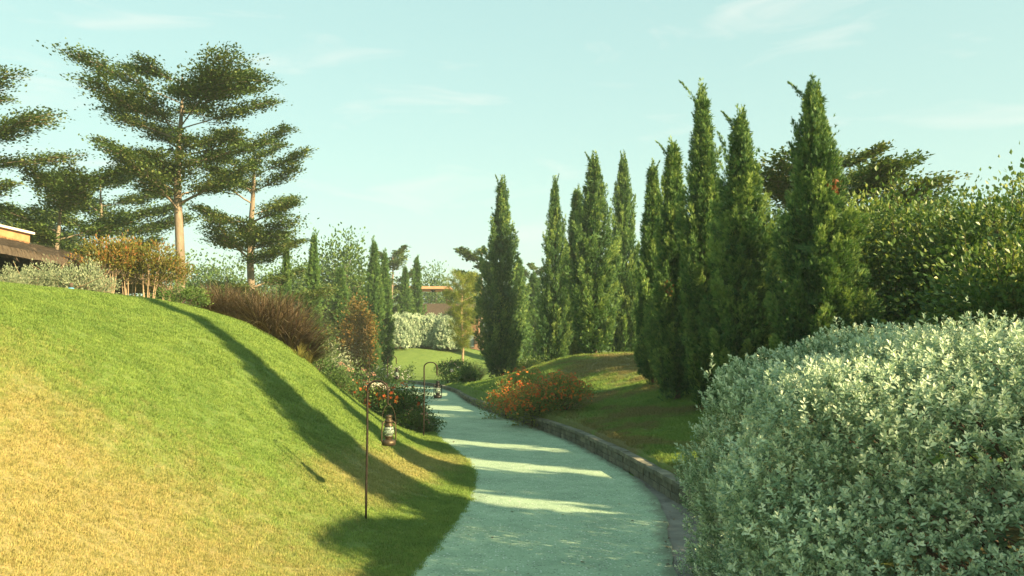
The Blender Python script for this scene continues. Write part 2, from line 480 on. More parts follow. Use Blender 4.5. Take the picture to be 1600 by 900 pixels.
def H(x, y):
    x = np.asarray(x, float); y = np.asarray(y, float)
    xl = XL(y); xr = XR(y); xp = XP(y)
    s = xl - x
    k = np.interp(y, [-45, 9.5, 12.5, 16, 18, 21, 28, 36, 60], [1, 1, 1.12, 1.18, 1.08, 0.80, 0.56, 0.42, 0.35])
    se = np.maximum(s, 0) * k
    hl = np.interp(se, [0, 0.35, 0.7, 1.05, 1.4, 2.2, 3.1, 3.7, 4.3, 5.4, 7, 10, 16, 40, 100], [0.0, 0.04, 0.13, 0.27, 0.45, 0.98, 1.62, 1.96, 2.23, 2.52, 2.70, 2.85, 3.0, 3.0, 3.0])
    hl = hl + vnoise(x, y, 1.7, 3) * 0.05 * np.clip(s, 0, 1) + vnoise(x, y, 0.5, 4) * 0.018 * np.clip(s * 2, 0, 1)
    hl = hl * np.interp(y, [-45, 40, 62, 80, 2000], [1, 1, 0.5, 0.35, 0.3])
    r = x - xr
    rc = np.maximum(r, 0)
    hr = wall_h(y) - 0.03 + 0.10 * np.minimum(rc, 3.5) * np.interp(y, [-45, 24, 36, 75], [1, 1, 0.15, 0.1])
    hr = hr + bell(x, y, 3.4, 29.5, 3.2, 4.0, 0.95) + bell(x, y, 4.4, 20.5, 2.0, 2.2, 0.16) + bell(x, y, 9, 26, 5, 9, 0.5)
    hr = hr - bell(x, y, -1.4, 28.0, 1.6, 3.0, 0.05)
    hr = hr + bell(x, y, -6.0, 56, 4.5, 6.0, 1.9) * np.clip((y - 46) / 5, 0, 1) + vnoise(x, y, 1.9, 8) * 0.10 * np.clip(rc, 0, 1) + vnoise(x, y, 0.6, 9) * 0.03
    z = np.where(s > 0, hl, np.where(r > 0.10, hr, -0.035))
    return z


def on(x, y, dz=-0.03):
    return np.array([x, y, float(H(x, y)) + dz])


def at_px(px, Y, dz=-0.03):
    x = (px - 800) / F_PX * Y * 0.998
    return on(x, Y, dz)


# ground: one sheet whose columns follow the path's edges
def build_ground():
    rows = np.unique(np.round(np.concatenate([np.arange(-45, 0, 1.5), np.arange(0, 20, 0.11), np.arange(20, 46, 0.28), np.arange(46, 75, 0.8), np.geomspace(75, 1600, 26)]), 3))
    sl = np.concatenate([np.geomspace(1500, 14, 30), np.arange(13.6, 8, -0.4), np.arange(8, 1.0, -0.12), np.arange(1.0, 0.02, -0.07), [0.0]])
    rr = np.concatenate([[0.085, 0.115, 0.2], np.arange(0.32, 9, 0.14), np.arange(9, 16, 0.5), np.geomspace(16, 1500, 32)])
    Y = rows[:, None]
    xl = XL(rows)[:, None]; xr = XR(rows)[:, None]; xp = XP(rows)[:, None]
    X = np.concatenate([xl - sl[None, :], xl + 0.02, 0.5 * (xl + xp), xp, xr + rr[None, :]], 1)
    Yg = np.broadcast_to(Y, X.shape)
    Z = H(X, Yg)
    n, m = X.shape
    V = np.stack([X, Yg, Z], -1).reshape(-1, 3)
    i, j = np.meshgrid(np.arange(n - 1), np.arange(m - 1), indexing='ij')
    a = i * m + j
    F = np.concatenate([np.stack([a, a + 1, a + m + 1], -1).reshape(-1, 3), np.stack([a, a + m + 1, a + m], -1).reshape(-1, 3)])
    A = Acc(); A.add(V, F)
    tag(link('ground', A.mesh('ground', True), M_GROUND), kind='structure')


build_ground()


def strip(name, ya, yb, xa, xb, z, thick, mat, step=0.2, lab=None):
    ys = np.arange(ya, yb, step); n = len(ys)
    A = Acc()
    ts = np.array([0, 0.04, 0.12, 0.3, 0.5, 0.7, 0.88, 0.96, 1.0]); m = len(ts)
    X = xa(ys)[:, None] * (1 - ts) + xb(ys)[:, None] * ts
    V = np.stack([X, np.broadcast_to(ys[:, None], X.shape), np.full(X.shape, z)], -1).reshape(-1, 3)
    i, j = np.meshgrid(np.arange(n - 1), np.arange(m - 1), indexing='ij'); a = i * m + j
    F = np.concatenate([np.stack([a, a + 1, a + m + 1], -1).reshape(-1, 3), np.stack([a, a + m + 1, a + m], -1).reshape(-1, 3)])
    A.add(V, F, np.tile(1 - np.abs(2 * ts - 1), n))
    e = V.reshape(n, m, 3)[:, -1]; e2 = e.copy(); e2[:, 2] -= thick
    V2 = np.concatenate([e, e2]); q = np.arange(n - 1)
    A.add(V2, np.concatenate([np.stack([q, q + n, q + 1], -1), np.stack([q + 1, q + n, q + n + 1], -1)]))
    return tag(link(name, A.mesh(name), mat), kind='structure')


strip('path', -44, 52, lambda y: XL(y) - 0.06, lambda y: XP(y) + 0.012 * np.sin(y * 5.1) + 0.008 * np.sin(y * 13), 0.0, 0.05, M_PATH)
strip('drain_apron', -20, 12.2, lambda y: XP(y) - 0.03, lambda y: XR(y) + 0.16, -0.024, 0.02, M_APRON)


# ------------------------------------------------------------------ low stone wall on the right of the path
def block_mesh(name, L, W, Hh, seed, bev=0.010):
    r = np.random.default_rng(seed)
    A = Acc()
    x, y, z = L / 2, W / 2, Hh / 2
    b = bev
    V = []
    for sz in (-1, 1):
        for (sx, sy) in ((-1, -1), (1, -1), (1, 1), (-1, 1)):
            V.append((sx * (x - b), sy * (y - b), sz * z)); V.append((sx * x, sy * y, sz * (z - b)))
    V = np.array(V) + r.normal(size=(16, 3)) * 0.0035
    F = []
    for k in range(4):
        k2 = (k + 1) % 4
        F += [(1 + 2 * k, 1 + 2 * k2, 9 + 2 * k2), (1 + 2 * k, 9 + 2 * k2, 9 + 2 * k)]
        F += [(9 + 2 * k, 9 + 2 * k2, 8 + 2 * k2), (9 + 2 * k, 8 + 2 * k2, 8 + 2 * k)]
        F += [(2 * k, 2 * k2, 1 + 2 * k2), (2 * k, 1 + 2 * k2, 1 + 2 * k)]
    F += [(8, 10, 12), (8, 12, 14), (0, 4, 2), (0, 6, 4)]
    A.add(V, F)
    me = A.mesh(name); me.materials.append(M_STONE)
    return me


def build_wall():
    root = thing('retaining_wall', 'low weathered stone block wall curving along the right edge of the path', 'wall', (0, 0, 0))
    ys = np.arange(3.0, 29.2, 0.02)
    pts = np.stack([XR(ys) + 0.08, ys], 1)
    arc = np.concatenate([[0], np.cumsum(np.linalg.norm(np.diff(pts, axis=0), axis=1))])
    def at(s):
        x = np.interp(s, arc, pts[:, 0]); y = np.interp(s, arc, pts[:, 1])
        x2 = np.interp(s + 0.05, arc, pts[:, 0]); y2 = np.interp(s + 0.05, arc, pts[:, 1])
        x1 = np.interp(s - 0.05, arc, pts[:, 0]); y1 = np.interp(s - 0.05, arc, pts[:, 1])
        return x, y, math.atan2(y2 - y1, x2 - x1)
    A = Acc()                                           # mortar core behind the joints
    cs = np.arange(0, arc[-1], 0.25)
    pr = [at(s) for s in cs]
    top = [float(wall_h(p[1])) - 0.05 for p in pr]
    V = []
    for (x, y, a), h in zip(pr, top):
        nx, ny = -math.sin(a), math.cos(a)
        V += [(x + nx * 0.065, y + ny * 0.065, -0.06), (x + nx * 0.065, y + ny * 0.065, h), (x - nx * 0.085, y - ny * 0.085, h), (x - nx * 0.085, y - ny * 0.085, -0.06)]
    F = []
    for i in range(len(pr) - 1):
        for k in range(3):
            q = i * 4 + k
            F += [(q, q + 4, q + 1), (q + 1, q + 4, q + 5)]
    A.add(V, F)
    link('mortar_core', A.mesh('mortar_core'), M_MORTAR, root)
    r = np.random.default_rng(5)
    bl = [block_mesh('wall_block_%d' % i, 1.0, 0.17, 1.0, i, 0.016) for i in range(5)]
    for course in range(2):
        s = 0.02 + 0.11 * course
        while s < arc[-1] - 0.2:
            L = r.uniform(0.20, 0.36)
            x, y, a = at(s + L / 2)
            h = float(wall_h(y)); ch = (h - 0.065 + 0.03) / 2
            o = link('block', bl[r.integers(5)], None, root, (x + r.normal() * 0.004, y, -0.03 + ch * (course + 0.5)), a + r.normal() * 0.015)
            o.scale = (L - 0.010, r.uniform(0.96, 1.06), ch - 0.009)
            s += L
    cp = [block_mesh('coping_%d' % i, 1.0, 0.24, 1.0, 20 + i, 0.02) for i in range(4)]
    s = 0.0
    while s < arc[-1] - 0.2:
        L = r.uniform(0.36, 0.5)
        x, y, a = at(s + L / 2)
        o = link('coping_stone', cp[r.integers(4)], None, root, (x + 0.01, y, float(wall_h(y)) - 0.028 + r.normal() * 0.003), a + r.normal() * 0.012)
        o.scale = (L - 0.008, r.uniform(0.95, 1.05), 0.058)
        s += L


build_wall()


def build_kerb():
    root = thing('path_kerb', 'low dark concrete kerb round the planted bed where the path bends away', 'kerb', (0, 0, 0))
    r = np.random.default_rng(8)
    me = block_mesh('kerb_unit', 1.0, 0.14, 1.0, 40, 0.03)
    y = 29.35
    while y < 41:
        x0, x1 = XR(y), XR(y + 0.5)
        L = math.hypot(x1 - x0, 0.5)
        o = link('kerb_stone', me, None, root, ((x0 + x1) / 2 + 0.06, y + 0.25, 0.045), math.atan2(0.5, x1 - x0))
        o.scale = (L * 0.98, 1, 0.16 + r.normal() * 0.004)
        y += 0.5


build_kerb()

# ------------------------------------------------------------------ templates for leaves
LEAF = (np.array([[0, 0, 0], [0.2, 0.4, 0.06], [0, 1, -0.03], [-0.2, 0.4, 0.06]]), np.array([[0, 1, 2], [0, 2, 3]]), np.array([0, 0.05, 0.1, 0.0]))
LEAF_W = (np.array([[0, 0, 0], [0.34, 0.45, 0.07], [0, 1, -0.04], [-0.34, 0.45, 0.07]]), np.array([[0, 1, 2], [0, 2, 3]]), np.array([0, 0.05, 0.1, 0.0]))


def frond():
    V = []; F = []; T = []
    def spike(base, d, L, w):
        d = np.array(d, float); d /= np.linalg.norm(d)
        x = np.cross(d, (0, 0, 1)); x /= max(np.linalg.norm(x), 1e-6)
        b = np.array(base, float); k = len(V)
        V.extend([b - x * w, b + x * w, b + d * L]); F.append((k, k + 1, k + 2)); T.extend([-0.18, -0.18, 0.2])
    spike((0, 0, 0), (0, 1, 0.05), 1.0, 0.10)
    spike((0, 0.15, 0), (0.75, 1, 0.25), 0.6, 0.09)
    spike((0, 0.2, 0), (-0.75, 1, 0.2), 0.6, 0.09)
    spike((0, 0.4, 0), (0.5, 1, -0.45), 0.5, 0.08)
    spike((0, 0.4, 0), (-0.5, 1, 0.5), 0.5, 0.08)
    return np.array(V), np.array(F), np.array(T)


FROND = frond()


def rosette(seed, n=8):
    r = np.random.default_rng(seed); A = Acc()
    th = np.arange(n) * 2.4 + r.normal(size=n) * 0.2
    el = np.linspace(0.15, 1.35, n)                   # outer leaves open, inner ones upright
    d = np.stack([np.cos(th) * np.cos(el), np.sin(el), np.sin(th) * np.cos(el)], -1)
    tv = np.array([[0, 0, 0], [0.23, 0.62, 0.06], [0, 1, -0.04], [-0.23, 0.62, 0.06]])
    tf = np.array([[0, 1, 2], [0, 2, 3]])
    pos = np.stack([np.zeros(n), np.linspace(-0.55, 0.1, n), np.zeros(n)], -1)
    A.inst((tv, tf, np.array([-0.1, 0, 0.1, 0])), pos, d, np.linspace(0.62, 0.42, n) * r.uniform(0.85, 1.15, n), nrm=np.tile([0, 1.0, 0], (n, 1)), t=np.linspace(-0.22, 0.28, n), rng=r)
    # tint may be negative here: keep raw
    V = np.concatenate(A.v); F = np.concatenate(A.f)
    T = np.repeat(np.linspace(-0.22, 0.28, n), 4)
    return V, F, T


ROS = [rosette(i) for i in range(3)]


def rand_dirs(n, r):
    return norm(r.normal(size=(n, 3)))


# ------------------------------------------------------------------ plant builders (geometry round the plant's base)
def cypress_mesh(h, R, seed, nplume=230, nfr=100, fl=0.15, leaders=1, whip=0.4, bare=0.05):
    r = np.random.default_rng(seed); A = Acc()
    def prof(t):
        return R * np.interp(t, [0, 0.06, 0.2, 0.38, 0.6, 0.78, 0.9, 0.97, 1.0], [0.45, 0.76, 0.96, 1.0, 0.76, 0.42, 0.17, 0.06, 0.01])
    lobe = r.random(3) * 6.28
    bend = r.normal(size=2) * 0.05 * R
    def axis(z):
        t = np.clip(z / h, 0, 1.2)
        return np.stack([bend[0] * np.sin(t * 5 + lobe[0]), bend[1] * np.sin(t * 4 + lobe[1]), z * 1.0], -1)
    pos = []; dr = []; sz = []; tn = []
    tt = (np.arange(nplume) + r.random(nplume)) / nplume
    tt = bare + (0.985 - bare) * tt ** 1.12
    az = np.arange(nplume) * 2.39996 + r.normal(size=nplume) * 0.5
    for t, a in zip(tt, az):
        Lp = h * r.uniform(0.08, 0.185) * (1.05 - 0.35 * t)
        lump = 1.0 + 0.13 * math.sin(a * 2 + lobe[0] + t * 7) + 0.09 * math.sin(a * 3 + lobe[1] - t * 13)
        rt = float(prof(t)) * lump * r.uniform(0.68, 1.17) + 0.03
        z0 = t * h - Lp * 0.45; z1 = t * h + Lp * 0.55
        c0 = axis(np.array(max(z0, 0.02 * h))); c1 = axis(np.array(z1))
        rad = np.array([math.cos(a), math.sin(a), 0])
        p0 = c0 + rad * rt * 0.35; p1 = c1 + rad * rt
        n = max(12, int(nfr * (0.45 + 0.75 * rt / R)))
        v = r.random(n) ** 0.8
        ctr = p0 + (p1 - p0) * v[:, None] + rad * (0.10 * rt * np.sin(v * PI))[:, None]
        spread = (0.075 * Lp + 0.11 * rt) * (1 - 0.80 * v) + 0.010
        off = r.normal(size=(n, 3)) * spread[:, None] * np.array([0.62, 0.62, 0.8])
        pos.append(ctr + off)
        ax = (p1 - p0) / np.linalg.norm(p1 - p0)
        dr.append(norm(ax * 0.9 + norm(off) * 0.55 + rad * 0.25 + r.normal(size=(n, 3)) * 0.28 + np.array([0, 0, 0.35])))
        sz.append(fl * r.uniform(0.65, 1.25, n) * (1 - 0.25 * v) * (1.05 - 0.35 * t))
        tn.append(np.clip(r.normal(0.42 + 0.21 * r.normal(), 0.14, n) + (v - 0.5) * 0.45, 0, 1))  # plumes differ in tone, paler at tips: lit and shaded clumps in the colour
    for k in range(leaders):                          # spiry tips that bow over
        a = r.random() * 6.28; L = h * (0.20 if k == 0 else r.uniform(0.10, 0.17))
        b = np.array([0, 0, h * (0.84 if k == 0 else r.uniform(0.68, 0.84))]) + (0 if k == 0 else 1) * np.array([math.cos(a), math.sin(a), 0]) * R * 0.32
        n = int(nfr * (2.6 if k == 0 else 1.5)); v = r.random(n) ** 0.9
        lean = np.array([-0.8, r.normal() * 0.4, 0]) * whip * L * (1.0 if k == 0 else 0.45)
        c = b + np.stack([lean[0] * v ** 2.6, lean[1] * v ** 2.6, L * (v - 0.12 * whip * v ** 3)], -1)
        if k: c[:, :2] += np.array([math.cos(a), math.sin(a)]) * (R * 0.18 * v)[:, None]
        off = r.normal(size=(n, 3)) * ((1 - v) ** 1.3 * R * (0.15 if k == 0 else 0.20) + 0.005)[:, None]
        pos.append(c + off); dr.append(norm(np.array([0, 0, 1.0]) + lean * (v ** 2)[:, None] * 1.6 / L + off * 1.4 + r.normal(size=(n, 3)) * 0.22))
        sz.append(fl * r.uniform(0.5, 0.95, n) * (1.1 - 0.6 * v)); tn.append(r.normal(0.5, 0.17, n))
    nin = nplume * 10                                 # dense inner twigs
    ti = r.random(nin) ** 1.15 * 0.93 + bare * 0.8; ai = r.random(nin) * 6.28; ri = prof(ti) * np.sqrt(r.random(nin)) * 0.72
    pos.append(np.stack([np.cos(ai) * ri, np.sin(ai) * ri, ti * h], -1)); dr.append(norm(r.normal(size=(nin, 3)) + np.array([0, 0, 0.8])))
    sz.append(fl * r.uniform(1.2, 2.0, nin)); tn.append(r.uniform(0, 0.35, nin))  # inner twigs tinted dark: shade of the recesses put into the colour
    pos = np.concatenate(pos); dr = np.concatenate(dr); sz = np.concatenate(sz); tn = np.concatenate(tn)
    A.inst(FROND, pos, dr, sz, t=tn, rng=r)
    me = A.mesh('cypress_crown')
    B = Acc()
    zz = np.linspace(-0.1, h * 0.9, 9)
    c = axis(zz)
    B.tube(c, np.interp(zz, [0, h * 0.9], [0.035 + R * 0.085, 0.012]), 8)
    for k in range(5):
        a = r.random() * 6.28
        B.tube([(0, 0, 0.05), (math.cos(a) * R * 0.14, math.sin(a) * R * 0.14, h * 0.10), (math.cos(a) * R * 0.38, math.sin(a) * R * 0.38, h * 0.3)], [0.035, 0.028, 0.01], 5)
    return me, B.mesh('cypress_trunk', True)


def make_cypress(px, Y, top, wpx, seed, label, group, np_=230, nf=100, fl=0.15, leaders=1, whip=0.4, mat=None, bare=0.05):
    p = at_px(px, Y)
    h = ZP(top, Y) - p[2]
    cm, tm = cypress_mesh(h, wpx / 2 / F_PX * Y, seed, np_, nf, fl, leaders, whip, bare)
    t = thing('cypress_tree', label, 'tree', p, 0, group)
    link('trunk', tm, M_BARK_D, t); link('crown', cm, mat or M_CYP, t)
    t['h'] = h
    return t


def limb_path(b, az, L, rise, r, n=6, sag=0.0):
    u = np.linspace(0, 1, n)
    d = np.array([math.cos(az), math.sin(az)])
    sd = np.array([-d[1], d[0]]) * r.normal() * 0.10
    xy = d[None] * (L * u)[:, None] + sd[None] * (L * np.sin(u * PI))[:, None]
    z = L * rise * u + L * sag * u ** 2 + r.normal(size=n) * 0.012 * L * u
    return np.concatenate([xy, z[:, None]], 1) + np.array(b)


def layered_tree(h, R, seed, lo=0.3, nl=16, leaf=0.12, dens=1.0, fork=0.55, lean=(0, 0), tr=0.16, rise=0.32, shape=None, mat=None, flat=0.07, topflat=0.0, tiers=0):
    """tree whose limbs carry foliage in flat plates, one above the other"""
    r = np.random.default_rng(seed); W = Acc(); C = Acc()
    zz = np.linspace(-0.15, h * 0.93, 12)
    zn = np.maximum(zz / h, 0.0)
    tx = lean[0] * zn ** 1.3 + 0.05 * np.sin(zz * 1.1 + seed); ty = lean[1] * zn ** 1.3 + 0.05 * np.cos(zz * 0.9 + seed)
    tp = np.stack([tx, ty, zz], -1)
    rad = np.interp(zz / h, [-0.1, 0.03, 0.12, fork, 0.93], [tr * 1.5, tr * 1.15, tr, tr * 0.72, tr * 0.12])
    W.tube(tp, rad, 10)
    shape = shape or [(0, 0.75), (0.25, 1.0), (0.55, 0.95), (0.8, 0.72), (1, 0.35)]
    sx = [q[0] for q in shape]; sy = [q[1] for q in shape]
    for i in range(nl):
        u = (i + r.uniform(-0.3, 0.3)) / (nl - 1); u = min(max(u, 0), 1)
        if tiers:                                     # limbs leave the trunk in whorls, sky between them
            u = min(1.0, max(0.0, round(u * (tiers - 1)) / (tiers - 1) + r.normal() * 0.055))
        z0 = h * (lo + (0.90 - lo) * u)
        b = np.array([np.interp(z0, zz, tp[:, 0]), np.interp(z0, zz, tp[:, 1]), z0])
        az = i * 2.39996 + r.normal() * 0.25
        L = R * np.interp(u, sx, sy) * r.uniform(0.62, 1.15)
        ri = rise * ((0.6 + 0.9 * u) * (1 - topflat) + topflat * (1.35 - 0.55 * u)) * r.uniform(0.75, 1.25)
        lp = limb_path(b, az, L, ri, r, 7, 0.05)
        r0 = np.interp(z0, zz, rad) * r.uniform(0.26, 0.42)
        W.tube(lp, np.linspace(r0, 0.012, 7), 6, cap=False)
        nt_ = max(9, int(24 * L / R))
        for j in range(nt_):
            v = 0.24 + 0.78 * (j + r.random()) / nt_
            bp = np.array([np.interp(v, np.linspace(0, 1, 7), lp[:, k]) for k in range(3)])
            sgn = 1 if j % 2 else -1
            ta = az + sgn * r.uniform(0.35, 1.15) * (1.2 - 0.5 * v)
            Lt = L * r.uniform(0.20, 0.42) * (1.15 - 0.5 * v) + 0.12
            tpz = limb_path(bp, ta, Lt, ri * 0.55 + r.normal() * 0.08, r, 4)
            W.tube(tpz, np.linspace(r0 * 0.30 + 0.004, 0.005, 4), 4, cap=False)
            n = int(95 * dens * (0.5 + Lt))
            q = r.random(n) ** 0.75
            c = np.stack([np.interp(q, np.linspace(0, 1, 4), tpz[:, k]) for k in range(3)], -1)
            sp = 0.05 + 0.20 * Lt
            off = r.normal(size=(n, 3)) * np.array([sp, sp, flat * (0.6 + Lt)])
            off[:, 2] += 0.03
            d = np.stack([np.cos(ta + r.normal(size=n) * 0.8), np.sin(ta + r.normal(size=n) * 0.8), r.uniform(-0.1, 0.75, n)], -1)
            C.inst(LEAF_W, c + off, d, leaf * r.uniform(0.6, 1.2, n), nrm=np.array([0, 0, 1.0]) + r.normal(size=(n, 3)) * 0.45, t=np.clip(r.normal(0.42 + 0.25 * r.normal() * 0.6, 0.2, n), 0, 1), rng=r)
    return W.mesh('tree_wood', True), C.mesh('tree_crown')


def round_tree(h, rx, ry, seed, lo=0.2, ncl=90, per=90, leaf=0.13, tr=0.12, irregular=0.25, tmpl=LEAF_W, stems=1, up=0.3, hollow=0.55):
    """tree or bush with a crown of leaf clumps"""
    r = np.random.default_rng(seed); W = Acc(); C = Acc()
    zc = h * (lo + 1) / 2; rz = h * (1 - lo) / 2
    th = np.arange(ncl) * 2.39996 + r.normal(size=ncl) * 0.3
    cz = np.linspace(-0.95, 1, ncl) + r.normal(size=ncl) * 0.06; cz = np.clip(cz, -1, 1)
    cr = np.sqrt(np.maximum(1 - cz ** 2, 0.02)) ** 0.8
    k = r.uniform(hollow, 1.0, ncl) * (1 + irregular * r.normal(size=ncl) * 0.5)
    ctr = np.stack([np.cos(th) * cr * rx * k, np.sin(th) * cr * ry * k, zc + cz * rz * k], -1)
    ctr[:, 2] = np.maximum(ctr[:, 2], 0.06)
    sp = 0.20 * (rx * ry * rz) ** (1 / 3)
    for s in range(stems):
        a = s * 2 * PI / stems + r.random(); rb = 0.0 if stems == 1 else 0.12 * rx
        zz = np.linspace(-0.1, zc + rz * 0.3, 6); f = np.linspace(0, 1, 6)
        W.tube(np.stack([math.cos(a) * (rb + rx * 0.28 * f * (stems > 1)) + 0.03 * np.sin(zz * 3), math.sin(a) * (rb + ry * 0.28 * f * (stems > 1)), zz], -1), np.linspace(tr, tr * 0.3, 6), 7)
    for i in range(0, ncl, 2):
        s0 = np.array([ctr[i, 0] * 0.12, ctr[i, 1] * 0.12, max(h * lo * 0.8, ctr[i, 2] * 0.55)])
        m = (s0 + ctr[i]) / 2 + np.array([0, 0, -0.04 * h])
        W.tube([s0, m, ctr[i]], [tr * 0.35, tr * 0.2, tr * 0.06 + 0.002], 4, cap=False)
    for i in range(ncl):
        n = int(per * r.uniform(0.7, 1.3))
        off = r.normal(size=(n, 3)) * sp * np.array([1, 1, 0.75])
        out = norm(ctr[i] - np.array([0, 0, zc * 0.7])[None])[0]
        d = norm(norm(off) * 0.7 + out * 0.5 + np.array([0, 0, up]) + r.normal(size=(n, 3)) * 0.4)
        pz = ctr[i] + off; pz[:, 2] = np.maximum(pz[:, 2], 0.03)
        C.inst(tmpl, pz, d, leaf * r.uniform(0.6, 1.2, n), t=np.clip(r.normal(0.42 + 0.14 * r.normal(), 0.2, n), 0, 1), rng=r)
    return W.mesh('stems', True), C.mesh('leaves')


def blade_clump(n, L, spread, seed, w=0.012, droop=0.6, nseg=4, lo=0.3, rad=0.2):
    """arching grass blades from one base"""
    r = np.random.default_rng(seed); A = Acc()
    a = r.random(n) * 6.28; rb = rad * np.sqrt(r.random(n)); Ln = L * r.uniform(lo, 1.0, n) ** 0.7
    lean = r.random(n) ** 0.7 * spread
    V = []
    for s in range(nseg + 1):
        u = s / nseg
        hor = rb * 0.6 + Ln * np.sin(lean) * u * (1 + droop * u * 0.6)
        z = Ln * (np.cos(lean) * u - droop * 0.32 * u ** 3)
        c = np.stack([np.cos(a) * hor, np.sin(a) * hor, z], -1)
        side = np.stack([-np.sin(a), np.cos(a), np.zeros(n)], -1) * (w * (1 - u * 0.9) * r.uniform(0.9, 1.1))
        V += [c - side, c + side]
    V = np.stack(V, 1)
    k = 2 * (nseg + 1)
    f = []
    for s in range(nseg):
        q = 2 * s; f += [(q, q + 1, q + 3), (q, q + 3, q + 2)]
    F = (np.array(f)[None] + (np.arange(n) * k)[:, None, None]).reshape(-1, 3)
    T = np.clip(r.normal(0.4, 0.22, n)[:, None] + np.linspace(-0.12, 0.2, k)[None], 0, 1)
    A.add(V.reshape(-1, 3), F, T.reshape(-1))
    return A.mesh('blades')


def silver_bush_mesh(rx, ry, rz, seed, n=8000, size=0.075, z0=0.0, pw=2.6, ncore=2500, lod=None, lum=1.0):
    r = np.random.default_rng(seed); C = Acc(); W = Acc()
    if pw > 3:                                        # boxy bush: spread evenly over its faces
        q = r.uniform(-1, 1, (n, 3))
        face = np.array([0, 1, 0, 1, 2])[r.integers(0, 5, n)]; sg = np.where(r.random(n) < 0.5, -1.0, 1.0)
        sg = np.where(face == 2, 1.0, sg); q[np.arange(n), face] = sg; q[:, 2] = np.where(face == 2, 1.0, r.uniform(-0.05, 1.0, n))
        d = norm(q)
    else:
        d = rand_dirs(n * 2, r); d = d[d[:, 2] > -0.35][:n]; n = len(d)
    sc = (np.abs(d[:, 0]) ** pw + np.abs(d[:, 1]) ** pw + np.abs(d[:, 2]) ** pw) ** (-1 / pw)
    lump = 1 + lum * (0.05 * np.sin(d[:, 0] * 7 + d[:, 2] * 5) + 0.04 * np.sin(d[:, 1] * 9 + d[:, 0] * 4 + 1.0) + 0.03 * np.sin(d[:, 2] * 17 + d[:, 0] * 13) + 0.025 * np.sin(d[:, 1] * 23 + d[:, 0] * 19))
    dep = 1 - np.abs(r.normal(size=n)) * 0.045 + (r.random(n) < 0.05) * r.uniform(0, 0.055, n)
    s3 = d * (sc * lump * dep)[:, None] * np.array([rx, ry, rz])
    s3[:, 2] = np.where(s3[:, 2] < 0, s3[:, 2] * 0.999, s3[:, 2]) + z0
    nr = norm(d * sc[:, None] / np.array([rx, ry, rz]))
    keep = s3[:, 2] > 0.02
    if lod:                                           # sparser on the far and outer sides
        far_side = (d[:, 0] > 0.25) & (s3[:, 0] + 4.36 > 0.78 * (s3[:, 1] + 5.78)) | (d[:, 1] > 0.5) & (d[:, 2] < 0.5)
        keep &= ~far_side | (r.random(n) < lod)
    s3 = s3[keep]; nr = nr[keep]; n = len(s3)
    dirs = norm(nr * 0.75 + np.array([0, 0, 0.5]) + r.normal(size=(n, 3)) * 0.30)
    grp = r.integers(0, 3, n)
    tint = np.clip(r.normal(0.45, 0.22, n) + (dep[keep] - 0.96) * 2.2, 0.05, 0.95)  # deeper leaves tinted darker: shade between the clusters put into the colour
    for k in range(3):
        q = grp == k
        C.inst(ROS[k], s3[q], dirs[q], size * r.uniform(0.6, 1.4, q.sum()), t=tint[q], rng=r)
        # the leafy shoot below each rosette
    q = r.random(n) < 0.8
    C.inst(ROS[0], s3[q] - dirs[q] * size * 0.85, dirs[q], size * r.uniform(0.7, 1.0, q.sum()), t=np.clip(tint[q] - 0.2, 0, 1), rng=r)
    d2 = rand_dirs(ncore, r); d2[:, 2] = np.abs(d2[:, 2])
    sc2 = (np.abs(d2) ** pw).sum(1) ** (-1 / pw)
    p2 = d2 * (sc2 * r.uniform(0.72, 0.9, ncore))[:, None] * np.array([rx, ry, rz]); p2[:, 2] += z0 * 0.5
    C.inst(ROS[1], p2, norm(d2 + r.normal(size=(ncore, 3)) * 0.5), size * 1.8, t=r.uniform(0, 0.3, ncore), rng=r)  # core leaves tinted dark for the shaded inside of the bush
    for i in range(170):
        j = r.integers(n); e = s3[j]
        b = np.array([e[0] * 0.25, e[1] * 0.25, 0.0]) + r.normal(size=3) * np.array([0.15, 0.15, 0])
        W.tube([b, b * 0.4 + e * 0.5 + np.array([0, 0, 0.08]), e * 0.93], [0.012, 0.007, 0.003], 5, cap=False)
    return W.mesh('stems', True), C.mesh('leaves')


def flower_heads(pts, nrm, size, r):
    tv = []; tf = []; tt = []
    for k in range(5):
        a = k * 2 * PI / 5
        c, s = math.cos(a), math.sin(a); b = len(tv)
        tv += [(0, 0, 0), (c * 0.5 - s * 0.28, 0.16, s * 0.5 + c * 0.28), (c * 0.95, 0.1, s * 0.95), (c * 0.5 + s * 0.28, 0.16, s * 0.5 - c * 0.28)]
        tf += [(b, b + 1, b + 2), (b, b + 2, b + 3)]; tt += [0.1, 0, -0.05, 0]
    A = Acc()
    A.inst((np.array(tv), np.array(tf), np.array(tt)), pts, nrm, size * r.uniform(0.6, 1.2, len(pts)), t=r.random(len(pts)), rng=r)
    return A.mesh('flowers')


